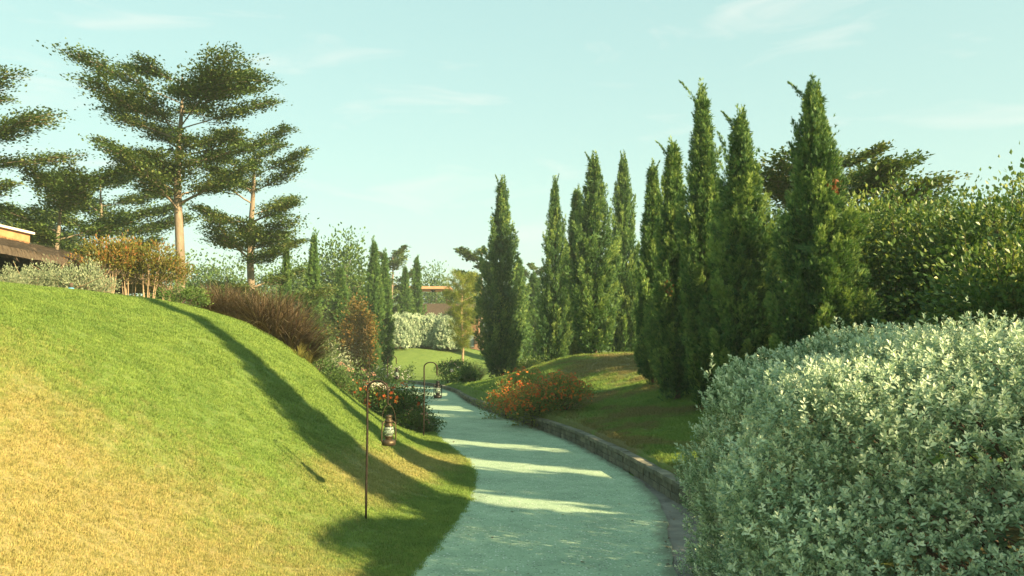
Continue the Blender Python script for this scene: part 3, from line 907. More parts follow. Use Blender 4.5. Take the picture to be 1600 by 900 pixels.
def flower_bush(p, h, rx, ry, seed, label, nfl, mat_fl=None, mat_leaf=None, leaf=0.075, ncl=40, per=60, fsize=0.045, group=None, lo=0.08, name='flowering_bush', low=0.1):
    t = thing(name, label, 'bush', p, 0, group)
    w, c = round_tree(h, rx, ry, seed, lo, ncl, per, leaf, 0.018, 0.35, LEAF, 4, 0.4, 0.4)
    link('stems', w, M_BARK_D, t); link('leaves', c, mat_leaf or M_SHRUB, t)
    r = np.random.default_rng(seed + 500)
    if nfl:
        d = rand_dirs(nfl, r); d[:, 2] = np.abs(d[:, 2]) * 1.1 - low
        k = r.uniform(0.8, 1.12, nfl)[:, None]
        pts = d * k * np.array([rx, ry, h * 0.55]) + np.array([0, 0, h * 0.52])
        m = pts[:, 2] > 0.06; pts = pts[m]; d = d[m]
        pts = np.concatenate([pts + r.normal(size=pts.shape) * 0.035 for _ in range(3)]); d = np.concatenate([d] * 3)
        link('flowers', flower_heads(pts, norm(d + np.array([0, -0.3, 0.6]) + r.normal(size=d.shape) * 0.4), fsize, r), mat_fl or M_FLOWER, t)['kind'] = 'stuff'
    return t


# ------------------------------------------------------------------ cypresses right of the path
GC = 'cypresses on the mound right of the path'
cyA = make_cypress(784, 37, 285, 70, 31, 'tall dark cypress standing alone behind the orange bush at the path bend', GC, 210, 85, 0.20, 1, 0.2)
cyJ = make_cypress(1281, 13.2, 140, 126, 41, 'broad tall cypress with ragged bowed tips behind the silver bush, the rightmost one', GC, 270, 130, 0.125, 5, 0.42)
cyI = make_cypress(1164, 14.6, 188, 112, 42, 'wide bushy cypress just left of the rightmost cypress', GC, 260, 125, 0.13, 3, 0.38)
cyH = make_cypress(1104, 16.2, 146, 76, 43, 'slender cypress whose bent tip towers over its left neighbours', GC, 240, 115, 0.13, 3, 0.5)
cyG = make_cypress(1056, 17.6, 232, 68, 44, 'dark cypress with a short bare trunk at the shaded grass edge', GC, 230, 100, 0.14, 2, 0.42, None, 0.07)
cyD = make_cypress(929, 29.5, 248, 78, 45, 'tallest front cypress on top of the mound with forked spire', GC, 230, 95, 0.17, 2, 0.25)


def place_copy(src, spx, px, Y, top, wpx, swpx, sY, rot, label):
    p = at_px(px, Y); h = ZP(top, Y) - p[2]
    k = (wpx * Y) / (swpx * sY)
    return dup(src, p, rot, (k, k, h / src['h']), label)


place_copy(cyG, 0, 1022, 19.6, 266, 52, 68, 17.6, 2.1, 'narrow cypress leftmost of the near group, next to the sunlit slope')
place_copy(cyD, 0, 976, 33.0, 249, 60, 78, 29.5, 1.2, 'straight cypress on the mound, rightmost of the far row')
place_copy(cyA, 0, 868, 33.5, 284, 52, 70, 37, 2.4, 'slim cypress with side spurs, leftmost on the mound')
place_copy(cyG, 0, 903, 34.5, 302, 50, 68, 17.6, 4.0, 'shorter cypress half hidden between two taller ones on the mound')
# the row goes on past the edge of the picture and throws its shade over path and bank
hs_c, hs_t = cypress_mesh(8.1, 0.85, 47, 120, 90, 0.2, 2, 0.4, 0.50)
o1 = thing('cypress_tree', 'high-skirted cypress beyond the right edge of the picture, its long shadow on the bank', 'tree', on(7.3, 4.3), 0, GC)
link('trunk', hs_t, M_BARK_D, o1); link('crown', hs_c, M_CYP, o1)
dup(cyJ, on(8.0, 6.25), 1.3, (1.42, 1.42, 6.6 / cyJ['h']), 'lower cypress beyond the right edge of the picture, middle of three')
dup(cyH, on(8.6, 8.45), 2.6, (1.5, 1.5, 8.2 / cyH['h']), 'tall cypress beyond the right edge of the picture, farthest of three')
um_w, um_c = round_tree(4.80, 0.30, 0.80, 48, 0.94, 50, 80, 0.10, 0.05, 0.2, LEAF_W, 1, 0.1, 0.5)  # unseen tree, its thin crown shaped to block sun from path and bank
o4 = thing('unseen_shade_tree', 'unseen small tree, added to shade path and bank, beyond the right edge of the picture', 'tree', on(8.1, 1.9), -0.575)
link('trunk', um_w, M_BARK, o4); link('crown', um_c, M_BROAD, o4)

GY = 'young pale cypresses in the distance'
cyK = make_cypress(811, 50, 405, 34, 51, 'small pale cypress right behind the lone dark cypress', GY, 110, 60, 0.24, 1, 0.2, M_CYP_L)
place_copy(cyK, 0, 834, 54, 428, 38, 34, 50, 1.9, 'small pale cypress between the lone cypress and the mound')
GL = 'cypresses left of the path bend'
cyM = make_cypress(583, 44, 380, 30, 52, 'bright cypress with two spires behind the bronze shrub, left stem', GL, 150, 70, 0.2, 2, 0.15, M_CYP_L)
place_copy(cyM, 0, 600, 45, 398, 28, 30, 44, 2.2, 'bright cypress leaning on its twin behind the bronze shrub, right stem')
place_copy(cyM, 0, 632, 59, 418, 22, 30, 44, 0.6, 'dark thin cypress behind the silver hedge, left of the pair')
place_copy(cyK, 0, 650, 60, 404, 26, 34, 50, 3.0, 'dark thin cypress beside the pavilion, right of the pair')
place_copy(cyM, 0, 488, 34, 368, 28, 30, 44, 4.2, 'slim cypress rising above the purple grass')
place_copy(cyK, 0, 445, 31, 372, 22, 34, 50, 5.0, 'short cypress beside the small spreading tree')
place_copy(cyM, 0, 531, 40, 420, 34, 30, 44, 3.3, 'squat cypress between purple grass and bronze shrub')

# dead sprays caught in the cypresses
for (src, dz, dx, dy, s_) in ((cyJ, 3.7, 0.12, -0.47, 1), (cyG, 2.3, -0.20, -0.42, 2)):
    r_ = np.random.default_rng(s_)
    A_ = Acc(); n_ = 26
    A_.inst(FROND, r_.normal(size=(n_, 3)) * np.array([0.05, 0.04, 0.08]), norm(r_.normal(size=(n_, 3)) + np.array([0, -0.3, 0.5])), 0.08, rng=r_)
    link('dead_spray', A_.mesh('dead_spray'), M_RUST, src, (dx, dy, dz))['kind'] = 'stuff'

# ------------------------------------------------------------------ big silver bush
BX, BY = 4.36, 5.78
b_thing = thing('silver_bush', 'huge rounded silver-leaved bush filling the lower right corner', 'bush', (BX, BY, 0.0))
w_, c_ = silver_bush_mesh(2.90, 1.62, 1.87, 61, 29000, 0.058, 0.06, 6.0, 6000, 0.25, 0.5)
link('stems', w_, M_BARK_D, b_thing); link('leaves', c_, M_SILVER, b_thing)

# ------------------------------------------------------------------ glossy hedge on the right
GH = 'glossy hedge bushes along the right side'


def hedge_bush(loc, h, rx, ry, seed, label, ncl=200, per=125, leaf=0.095):
    t = thing('hedge_bush', label, 'bush', loc, 0, GH)
    w, c = round_tree(h, rx, ry, seed, 0.05, ncl, per, leaf, 0.05, 0.22, LEAF_W, 5, 0.15, 0.62)
    link('stems', w, M_BARK_D, t); lv = link('leaves', c, M_HEDGE, t)
    r = np.random.default_rng(seed); A = Acc(); S = Acc()            # young shoots standing above the top
    for i in range(34):
        a = r.random() * 6.28; q = math.sqrt(r.random()) * 0.85
        b = np.array([math.cos(a) * rx * q, math.sin(a) * ry * q, h * (0.86 - 0.28 * q * q)])
        L = r.uniform(0.35, 0.95); tip = b + np.array([r.normal() * 0.12, r.normal() * 0.12, L])
        S.tube([b, (b + tip) / 2 + r.normal(size=3) * 0.02, tip], [0.012, 0.009, 0.004], 4, cap=False)
        n = int(95 * L) + 10; v = r.random(n)
        A.inst(LEAF, b + (tip - b) * v[:, None] + r.normal(size=(n, 3)) * 0.012, np.stack([r.normal(size=n), r.normal(size=n), r.uniform(0.2, 1.1, n)], -1), leaf * r.uniform(0.6, 1.1, n) * (1.1 - 0.4 * v), t=np.clip(r.normal(0.75, 0.18, n), 0, 1), rng=r)
    link('shoots', A.mesh('shoots'), M_HEDGE, t)['kind'] = 'stuff'; link('shoot_stems', S.mesh('shoot_stems'), M_BARK_D, t)['kind'] = 'stuff'
    return t


hb1 = hedge_bush(on(6.9, 15.2), 3.75, 1.6, 1.5, 71, 'glossy yellow-topped hedge bush next to the rightmost cypress')
hb2 = hedge_bush(on(8.3, 13.6), 3.55, 1.7, 1.5, 72, 'tallest glossy hedge bush against the right edge of the picture')
hb3 = hedge_bush(on(7.3, 11.6), 2.5, 1.3, 1.3, 73, 'lower dark hedge bush in front of the tall ones, above the silver bush')
dup(hb3, on(9.0, 10.4), 1.7, (1.1, 1.1, 0.8), 'dark hedge bush beyond the right edge, the farthest of four')
dup(hb3, on(7.8, 5.8), 3.1, (1.0, 1.0, 1.0), 'dark hedge bush beyond the right edge, the second farthest of four')
dup(hb3, on(7.7, 2.15), 4.6, (1.0, 1.0, 0.72), 'dark hedge bush beyond the right edge, level with the silver bush')
dup(hb3, on(7.7, 0.72), 0.6, (0.62, 0.62, 1.45), 'tall narrow hedge bush beyond the right edge, the nearest of four')

# ------------------------------------------------------------------ spreading trees
GT = 'spreading trees with layered branches'


def spreading(px, Y, top, R, seed, label, base=None, mat=None, bark=None, **k):
    p = at_px(px, Y) if base is None else np.array(base)
    h = ZP(top, Y) - p[2]
    w, c = layered_tree(h, R, seed, **k)
    t = thing('spreading_tree', label, 'tree', p, 0, GT)
    link('trunk', w, bark or M_BARK, t); link('crown', c, mat or M_TERM, t)
    t['h'] = h
    return t


T1 = spreading(277, 26, 85, 2.85, 81, 'large spreading tree with pale trunk and flat layered crown on the hilltop', lo=0.43, nl=31, leaf=0.095, dens=1.05, tr=0.155, rise=0.34, tiers=7, flat=0.045,
               shape=[(0, 0.85), (0.12, 0.62), (0.3, 0.72), (0.5, 0.95), (0.72, 1.0), (0.88, 0.85), (1, 0.55)], lean=(-0.15, 0), topflat=1.0)
T2 = spreading(392, 30, 200, 2.35, 82, 'smaller spreading tree with low forked limbs above the purple grass', lo=0.16, nl=28, leaf=0.10, dens=1.0, tr=0.15, rise=0.36, tiers=7, flat=0.045,
               shape=[(0, 0.85), (0.3, 1.0), (0.6, 0.85), (1, 0.5)], lean=(-0.1, 0))
T3 = spreading(-105, 22, 80, 2.9, 83, 'spreading tree reaching in from the left edge of the picture', lo=0.42, nl=18, tiers=5, flat=0.045, leaf=0.09, dens=0.9, tr=0.16, rise=0.30)
T4 = spreading(150, 38, 268, 3.5, 84, 'wide dark tree low behind the big spreading tree', lo=0.16, nl=20, flat=0.09, leaf=0.14, dens=1.1, tr=0.17, rise=0.25, mat=M_TERM_B, shape=[(0, 0.9), (0.4, 1.0), (0.8, 0.9), (1, 0.6)])
T5 = spreading(84, 25, 268, 1.7, 85, 'thin crooked tree with feathery bright green leaves behind the thatched roof', lo=0.35, nl=11, leaf=0.10, dens=0.8, tr=0.085, rise=0.5, mat=M_TERM_B)
T6 = spreading(1318, 21, 232, 2.3, 86, 'spreading tree whose flat branches show behind the rightmost cypress', lo=0.40, nl=22, tiers=5, flat=0.05, leaf=0.11, dens=1.0, tr=0.13, rise=0.28)
T7 = spreading(612, 70, 384, 2.6, 87, 'brownish spreading tree far behind the twin cypresses', lo=0.25, nl=14, leaf=0.24, dens=0.55, tr=0.16, rise=0.5)
T8 = spreading(752, 62, 380, 2.6, 88, 'dark layered tree behind the lone cypress and golden pine', lo=0.3, nl=15, leaf=0.24, dens=0.6, tr=0.15, rise=0.3)
p_ = at_px(838, 72); dup(T7, p_, 2.0, (0.9, 0.9, (ZP(410, 72) - p_[2]) / T7['h']), 'pale far tree in the gap left of the mound cypresses')
p_ = at_px(30, 44); dup(T4, p_, 1.3, (0.9, 0.9, (ZP(318, 44) - p_[2]) / T4['h']), 'dull green tree far left behind the thatched roof')

# ------------------------------------------------------------------ round-crowned trees in the distance
GR = 'leafy trees in the distance'
pr_ = at_px(533, 52); w_, c_ = round_tree(ZP(380, 52) - pr_[2], 2.1, 2.0, 91, 0.12, 95, 85, 0.21, 0.14, 0.4)
R1 = thing('leafy_tree', 'light green leafy tree behind the slim cypresses on the left', 'tree', pr_, 0, GR)
link('trunk', w_, M_BARK, R1); link('crown', c_, M_BROAD, R1); R1['h'] = ZP(380, 52) - pr_[2]
far = [(676, 92, 428, 1.15, 'green tree seen through the open pavilion'), (470, 60, 412, 1.0, 'leafy tree behind the purple grass'),
       (735, 110, 452, 1.5, 'far tree behind the golden pine'), (800, 115, 462, 1.6, 'far tree hidden behind the lone cypress'), (860, 105, 448, 1.5, 'far tree in the gap behind the small pale cypresses'),
       (925, 110, 455, 1.7, 'far tree low behind the mound cypresses'), (1000, 100, 450, 1.7, 'far tree glimpsed between mound and near cypresses'), (1085, 90, 440, 1.7, 'far tree behind the near cypress group'),
       (600, 115, 447, 1.6, 'far tree behind the twin cypresses'), (545, 100, 440, 1.5, 'far tree below the light green crown'), (420, 80, 425, 1.6, 'far tree behind the small spreading tree'),
       (330, 75, 412, 1.6, 'far tree right of the pale trunk'), (1230, 40, 330, 1.0, 'leafy tree behind the two broad cypresses'), (1395, 34, 320, 1.0, 'leafy tree behind the hedge'), (1540, 36, 312, 1.1, 'leafy tree behind the tallest hedge bush')]
for i_, (px_, Y_, top_, k_, lab_) in enumerate(far):
    p_ = at_px(px_, Y_)
    dup(R1, p_, i_ * 1.37, (k_, k_, (ZP(top_, Y_) - p_[2]) / R1['h']), lab_)

# golden pine at the bend
pp_ = at_px(722, 42); hp_ = ZP(432, 42) - pp_[2]
pine = thing('golden_pine', 'slender golden-green pine with a bare thin trunk at the path bend', 'tree', pp_)
W_ = Acc(); C_ = Acc(); r_ = np.random.default_rng(17)
W_.tube([(0, 0, -0.1), (0.05, 0, hp_ * 0.3), (-0.04, 0, hp_ * 0.6), (0.02, 0, hp_ * 0.97)], [0.075, 0.06, 0.045, 0.012], 7)
for i_ in range(44):
    u_ = 0.30 + 0.68 * i_ / 43; a_ = i_ * 2.4
    L_ = 1.5 * math.sin(min(1, (u_ - 0.22) * 1.5) * PI * 0.5) * (1.25 - u_ * 0.85) * r_.uniform(0.7, 1.2)
    lp_ = limb_path((0, 0, hp_ * u_), a_, L_, 0.35, r_, 5, 0.15)
    W_.tube(lp_, np.linspace(0.018, 0.005, 5), 4, cap=False)
    for q_ in np.linspace(0.35, 1, 6):
        n_ = 46; c0_ = np.array([np.interp(q_, np.linspace(0, 1, 5), lp_[:, k]) for k in range(3)]) + r_.normal(size=3) * 0.06
        C_.inst((np.array([[-0.02, 0, 0], [0.02, 0, 0], [0, 1, 0]]), np.array([[0, 1, 2]]), np.array([-0.1, -0.1, 0.15])), np.tile(c0_, (n_, 1)) + r_.normal(size=(n_, 3)) * 0.05, norm(r_.normal(size=(n_, 3)) + np.array([0, 0, 0.7])), 0.34 * r_.uniform(0.6, 1.1, n_), t=np.clip(r_.normal(0.5, 0.2, n_), 0, 1), rng=r_)
link('trunk', W_.mesh('pine_wood', True), M_TWIG, pine); link('crown', C_.mesh('pine_crown'), M_PINE, pine)

# ------------------------------------------------------------------ silver hedge on the far mound: five bushes grown together
GS = 'silver bushes of the far hedge'
wS, cS = silver_bush_mesh(1.15, 1.0, 1.25, 95, 1900, 0.13, 0.5, 2.1, 600)
S0 = None
for i_, (px_, Y_, rx_, top_, lab_) in enumerate([(624, 52.5, 0.98, 490, 'silver bush leftmost in the far hedge'), (645, 53, 1.0, 491, 'silver bush second from left in the far hedge'), (664, 53.2, 0.95, 495, 'silver bush in the middle of the far hedge'),
                                                 (683, 53, 1.02, 491, 'silver bush second from right in the far hedge'), (702, 52.5, 0.95, 495, 'silver bush rightmost in the far hedge, by the golden pine')]):
    p_ = at_px(px_, Y_); k_ = (ZP(top_, Y_) - p_[2]) / 1.75
    if S0 is None:
        S0 = thing('silver_hedge_bush', lab_, 'bush', p_, 0, GS, (rx_, rx_, k_)); link('stems', wS, M_TWIG, S0); link('leaves', cS, M_SILVER, S0)
    else:
        dup(S0, p_, i_ * 1.1, (rx_, rx_, k_), lab_)

# ------------------------------------------------------------------ planting along the crest of the bank
GP = 'purple fountain grass clumps on the bank'
bm0 = blade_clump(620, 1.45, 1.25, 101, 0.010, 0.95, 4, 0.35, 0.22)
bm1 = blade_clump(560, 1.5, 1.15, 102, 0.010, 0.80, 4, 0.35, 0.25)
for i_, (px_, Y_, k_, m_, lab_) in enumerate([(325, 16.4, 0.62, bm0, 'purple fountain grass clump at the left end of the drift'), (352, 16.6, 0.66, bm1, 'small purple grass clump beside the end one'), (380, 16.8, 0.74, bm0, 'purple grass clump below the small spreading tree'),
                                              (405, 16.2, 0.80, bm1, 'arching purple grass clump in the middle of the drift'), (428, 16.4, 0.98, bm0, 'largest purple-brown grass clump spilling over the crest'),
                                              (452, 16.6, 0.95, bm1, 'tall purple grass clump with straw stalks'), (474, 17.2, 0.86, bm0, 'purple grass clump nearest the bronze shrub'), (440, 18.4, 0.95, bm1, 'purple grass clump behind the largest one'), (366, 18.4, 0.8, bm0, 'purple grass clump behind the small ones')]):
    o_ = tag(link('fountain_grass', m_, M_PURPLE, None, at_px(px_, Y_, -0.05), i_ * 1.9), lab_, 'grass', GP); o_.scale = (k_ * 1.15, k_ * 1.15, k_ * 1.22)
bm2 = blade_clump(160, 0.6, 1.0, 103, 0.008, 0.8, 4, 0.4, 0.1)
for i_, (px_, Y_, k_, lab_) in enumerate([(468, 15.6, 0.75, 'straw grass tuft hanging over the bank below the purple grass'), (482, 16.2, 0.7, 'small straw grass tuft beside the hanging one')]):
    o_ = tag(link('straw_grass', bm2, M_STRAW, None, at_px(px_, Y_, -0.03), i_), lab_, 'grass', 'straw grass tufts'); o_.scale = (k_, k_, k_)
bm3 = blade_clump(420, 1.0, 0.8, 104, 0.014, 0.6, 4, 0.4, 0.2)
o_ = tag(link('straw_grass', bm3, M_STRAW, None, at_px(740, 38, -0.03)), 'golden fountain of grass below the pine at the path bend', 'grass', 'straw grass tufts'); o_.scale = (1.35, 1.35, 1.3)

GB = 'clipped red-tipped hedge on the hilltop'
w_, c_ = round_tree(1.75, 0.62, 0.5, 111, 0.5, 46, 62, 0.085, 0.02, 0.3, LEAF, 7, 0.5, 0.5)
rb0 = None
for i_, (px_, Y_, k_, lab_) in enumerate([(165, 19.6, 0.95, 'red-tipped bush with bare stems, first beside the thatched roof'), (198, 20, 1.0, 'red-tipped bush with bare stems, second from the roof'), (232, 20, 0.98, 'red-tipped bush with bare stems just left of the pale trunk'), (262, 20.4, 0.86, 'yellowing bush crowding the foot of the pale trunk')]):
    if rb0 is None:
        rb0 = thing('red_tip_bush', lab_, 'bush', at_px(px_, Y_), 0, GB, (k_,) * 3); link('stems', w_, M_TWIG, rb0); link('leaves', c_, M_REDTIP, rb0)
    else:
        dup(rb0, at_px(px_, Y_), i_ * 1.4, (k_,) * 3, lab_)
GW = 'pale silver shrubs along the hilltop'
w_, c_ = round_tree(0.95, 0.55, 0.42, 112, 0.05, 44, 46, 0.075, 0.014, 0.6, LEAF, 6, 0.7, 0.45)
sb0 = None
for i_, (px_, Y_, k_, lab_) in enumerate([(45, 15.6, 0.58, 'pale silver shrub at the left end below the thatched roof'), (78, 15.8, 0.66, 'pale silver shrub under the roof eave'), (128, 16.0, 0.74, 'pale silver shrub behind the small blue lamp'), (152, 16.4, 0.58, 'pale silver shrub beside the red-tipped bush'), (14, 15.2, 0.48, 'small silver shrub cut by the left edge')]):
    if sb0 is None:
        sb0 = thing('silver_shrub', lab_, 'bush', at_px(px_, Y_), 0, GW, (k_,) * 3); link('stems', w_, M_TWIG, sb0); link('leaves', c_, M_SAGE, sb0)
    else:
        dup(sb0, at_px(px_, Y_), i_ * 2.1, (k_,) * 3, lab_)
# bare branches of a fallen shrub in front of the roof
A_ = Acc(); r_ = np.random.default_rng(9)
for i_ in range(26):
    b_0 = np.array([r_.uniform(-1.2, 1.2), r_.normal() * 0.25, 0.0]); d_0 = np.array([r_.normal() * 0.7, r_.normal() * 0.3, r_.uniform(0.3, 1.0)])
    L_ = r_.uniform(0.4, 0.95); e_0 = b_0 + d_0 * L_
    A_.tube([b_0, (b_0 + e_0) / 2 + r_.normal(size=3) * 0.05, e_0 + np.array([r_.normal() * 0.08, 0, -0.05])], [0.016, 0.011, 0.004], 5, cap=False)
tag(link('bare_shrub', A_.mesh('bare_shrub', True), M_TWIG, None, at_px(50, 16.6)), 'tangle of bare straw-coloured branches in front of the thatched roof', 'bush')
# small blue spotlight on the turf
sp_ = thing('garden_spotlight', 'small blue-capped spotlight standing on the turf below the shrubs', 'lamp', at_px(108, 14.6, -0.01))
A_ = Acc(); A_.tube([(0, 0, -0.05), (0, 0, 0.10)], 0.012, 6); link('stake', A_.mesh('stake'), M_BARK_D, sp_)
A_ = Acc(); A_.lathe([(0.0, 0.055), (0.035, 0.055), (0.048, 0.075), (0.05, 0.12), (0.03, 0.125), (0.0, 0.11)], 12); link('lamp_head', A_.mesh('head', True), plain('blue_plastic', (0.10, 0.34, 0.55), (0.16, 0.45, 0.66), 3, 0.4, bmp=0), sp_)
A_ = Acc(); A_.lathe([(0.0, 0.128), (0.034, 0.128), (0.034, 0.19), (0.022, 0.21), (0, 0.21)], 10); link('cap', A_.mesh('cap', True), M_BARK_D, sp_)

# bronze column shrub
pc_ = at_px(559, 36); w_, c_ = round_tree(ZP(470, 36) - pc_[2], 0.62, 0.6, 121, 0.18, 80, 75, 0.10, 0.05, 0.2, LEAF_W, 1, 0.2, 0.6)
t_ = thing('bronze_shrub', 'bronze-leaved column shrub on a short bare stem at the flower bed', 'bush', pc_); link('trunk', w_, M_TWIG, t_); link('leaves', c_, M_COPPER, t_)

# mixed bushes between purple grass and path
def bush(px, Y, h, rx, seed, label, mat, leaf=0.07, nfl=0, mfl=None, fs=0.04, ncl=34, per=60, dz=-0.03, name='flowering_bush', low=0.1):
    return flower_bush(at_px(px, Y, dz), h, rx, rx * 0.9, seed, label, nfl, mfl, mat, leaf, ncl, per, fs, None, 0.05, name, low)


bush(492, 19.5, 0.95, 0.55, 201, 'grey-green bush tucked under the purple grass', M_SHRUB, 0.07, name='small_bush')
bush(505, 24, 1.1, 0.8, 202, 'pale grey bush behind the crest of the bank', M_SAGE, 0.09, name='small_bush')
bush(520, 22, 0.75, 0.55, 203, 'bush with pinkish seed heads on the bank', M_SHRUB, 0.07, 36, M_PINKFL, 0.04)
bush(531, 20.5, 0.62, 0.34, 204, 'small rounded dark green bush on the bank edge', M_SHRUB, 0.05, name='small_bush', ncl=40)
bush(548, 25, 0.8, 0.7, 205, 'bush with pink plumes beside the bronze shrub', M_SHRUB, 0.07, 40, M_PINKFL, 0.045)
bush(556, 22.0, 0.58, 0.45, 206, 'low bush covered in orange-red flowers at the far end of the bed', M_SHRUB, 0.06, 26, M_FLOWER, 0.042)
bush(577, 20.5, 0.62, 0.42, 207, 'red-flowered bush behind the nearest lamp hook', M_SHRUB, 0.06, 16, M_FLOWER, 0.042)
bush(597, 19.2, 0.66, 0.46, 208, 'loose bush dotted with orange flowers beside the bed', M_SHRUB, 0.06, 30, M_FLOWER, 0.05)
bush(622, 17.8, 0.88, 0.50, 209, 'largest red-flowered bush in the left bed beside the path', M_SHRUB, 0.065, 26, M_FLOWER, 0.05, 40, 70)
bush(642, 17.9, 0.82, 0.42, 210, 'dark leafy bush with few red blooms at the path edge', M_SHRUB, 0.065, 12, M_FLOWER, 0.045, 40, 70)
bush(652, 17.4, 0.52, 0.30, 211, 'low trailing bush at the foot of the second lamp hook', M_SHRUB, 0.055, 14, M_PINKFL, 0.03, 30, 60)
bush(606, 21.5, 0.60, 0.5, 212, 'orange-flowered bush just behind the largest red one', M_SHRUB, 0.06, 30, M_FLOWER, 0.05)
bush(668, 17.7, 0.36, 0.36, 213, 'dark low leafy mat spilling onto the path below the lamp hook', M_SHRUB, 0.055, 0, None, 0.04, 26, 55, name='small_bush')
bush(600, 36, 0.95, 0.75, 214, 'bush dusted with small white flowers under the twin cypresses', M_SHRUB, 0.09, 42, M_WHITEFL, 0.035)
bush(622, 37, 0.9, 0.7, 215, 'white-flowered bush beside the far lamp hook', M_SHRUB, 0.09, 36, M_WHITEFL, 0.035)
bush(838, 19.0, 0.98, 0.80, 216, 'wide bush ablaze with orange-red flowers on top of the wall', M_FLBUSH, 0.07, 300, M_FLOWER, 0.034, 60, 75, low=0.15)
bush(878, 18.3, 0.82, 0.62, 217, 'right half of the orange-red flowering hedge, nearest the slope', M_FLBUSH, 0.07, 220, M_FLOWER, 0.034, 50, 75, low=0.15)
bush(798, 21.0, 0.80, 0.62, 218, 'left end of the orange-red flowering hedge beside the wall end', M_FLBUSH, 0.07, 130, M_FLOWER, 0.034, 44, 75, low=0.1)
bush(824, 21.4, 0.8, 0.7, 219, 'paler flowering bush behind the orange-red hedge', M_FLBUSH, 0.07, 60, M_FLOWER, 0.045)
bush(703, 36.5, 1.0, 0.6, 220, 'dark leafy bush in the bed at the path bend', M_SHRUB, 0.09, 20, M_PINKFL, 0.05)
bush(722, 35.5, 0.75, 0.55, 221, 'low leafy bush in front of the golden grass', M_SHRUB, 0.09, 10, M_WHITEFL, 0.05)
bush(733, 33.5, 0.62, 0.34, 222, 'small dark broad-leaved plant by the kerb', M_SHRUB, 0.13, name='small_bush')
bush(715, 39.5, 1.15, 0.6, 223, 'light green bush behind the dark ones at the bend', M_BROAD, 0.10, name='small_bush')
bush(820, 38, 0.9, 0.8, 224, 'rounded dark hedge bush at the foot of the lone cypress', M_HEDGE, 0.09, name='small_bush', ncl=60)
bush(846, 37, 0.95, 0.8, 225, 'rounded dark hedge bush between lone cypress and mound', M_HEDGE, 0.09, name='small_bush', ncl=60)
bush(285, 14.6, 0.35, 0.4, 226, 'bright green low bush at the crest below the pale trunk', M_BROAD, 0.05, name='small_bush')
bush(300, 21, 1.2, 0.7, 227, 'thin airy bush right of the pale trunk', M_SHRUB, 0.07, name='small_bush', per=30)
bush(465, 22, 1.5, 0.7, 228, 'leafy yellow-green bush rising behind the purple grass', M_REDTIP, 0.08, name='small_bush')
bush(478, 25, 1.7, 0.9, 229, 'green bush behind the slope crest', M_SHRUB, 0.09, name='small_bush')

bush(188, 4.75, 0.10, 0.085, 230, 'small dark weed growing in the dry turf', M_SHRUB, 0.03, 2, M_FLOWER, 0.012, 10, 14, name='weed')

# ------------------------------------------------------------------ lamp hooks and hanging lanterns
M_IRON = plain('rusty_iron', (0.018, 0.016, 0.013), (0.050, 0.036, 0.025), 30, 0.55, 0.6, 0.3, 0.002)
M_BRASS = plain('weathered_brass', (0.045, 0.035, 0.022), (0.13, 0.10, 0.06), 25, 0.5, 0.7, 0.2, 0.002)
M_BLACKTIN = plain('black_tin', (0.018, 0.018, 0.018), (0.04, 0.038, 0.035), 25, 0.45, 0.6, 0.2, 0.002)
M_GLASS, tg_, bg_ = new_mat('lantern_glass')
bg_.inputs['Base Color'].default_value = (0.55, 0.66, 0.56, 1); bg_.inputs['Roughness'].default_value = 0.08
bg_.inputs['Transmission Weight'].default_value = 0.75; bg_.inputs['IOR'].default_value = 1.3


def hook_mesh():
    A = Acc()
    a = np.linspace(0, PI, 13)
    pts = [(0, 0, -0.15), (0, 0, 0.4), (0.004, 0, 0.9), (0, 0, 1.36)] + [(0.1 - 0.1 * math.cos(t), 0, 1.38 + 0.1 * math.sin(t)) for t in a] + [(0.2, 0, 1.30), (0.2, 0, 1.235), (0.215, 0, 1.215), (0.23, 0, 1.235)]
    A.tube(pts, [0.011] * (len(pts) - 3) + [0.009, 0.007, 0.005], 8)
    return A.mesh('lamp_hook', True)


HOOK = hook_mesh()


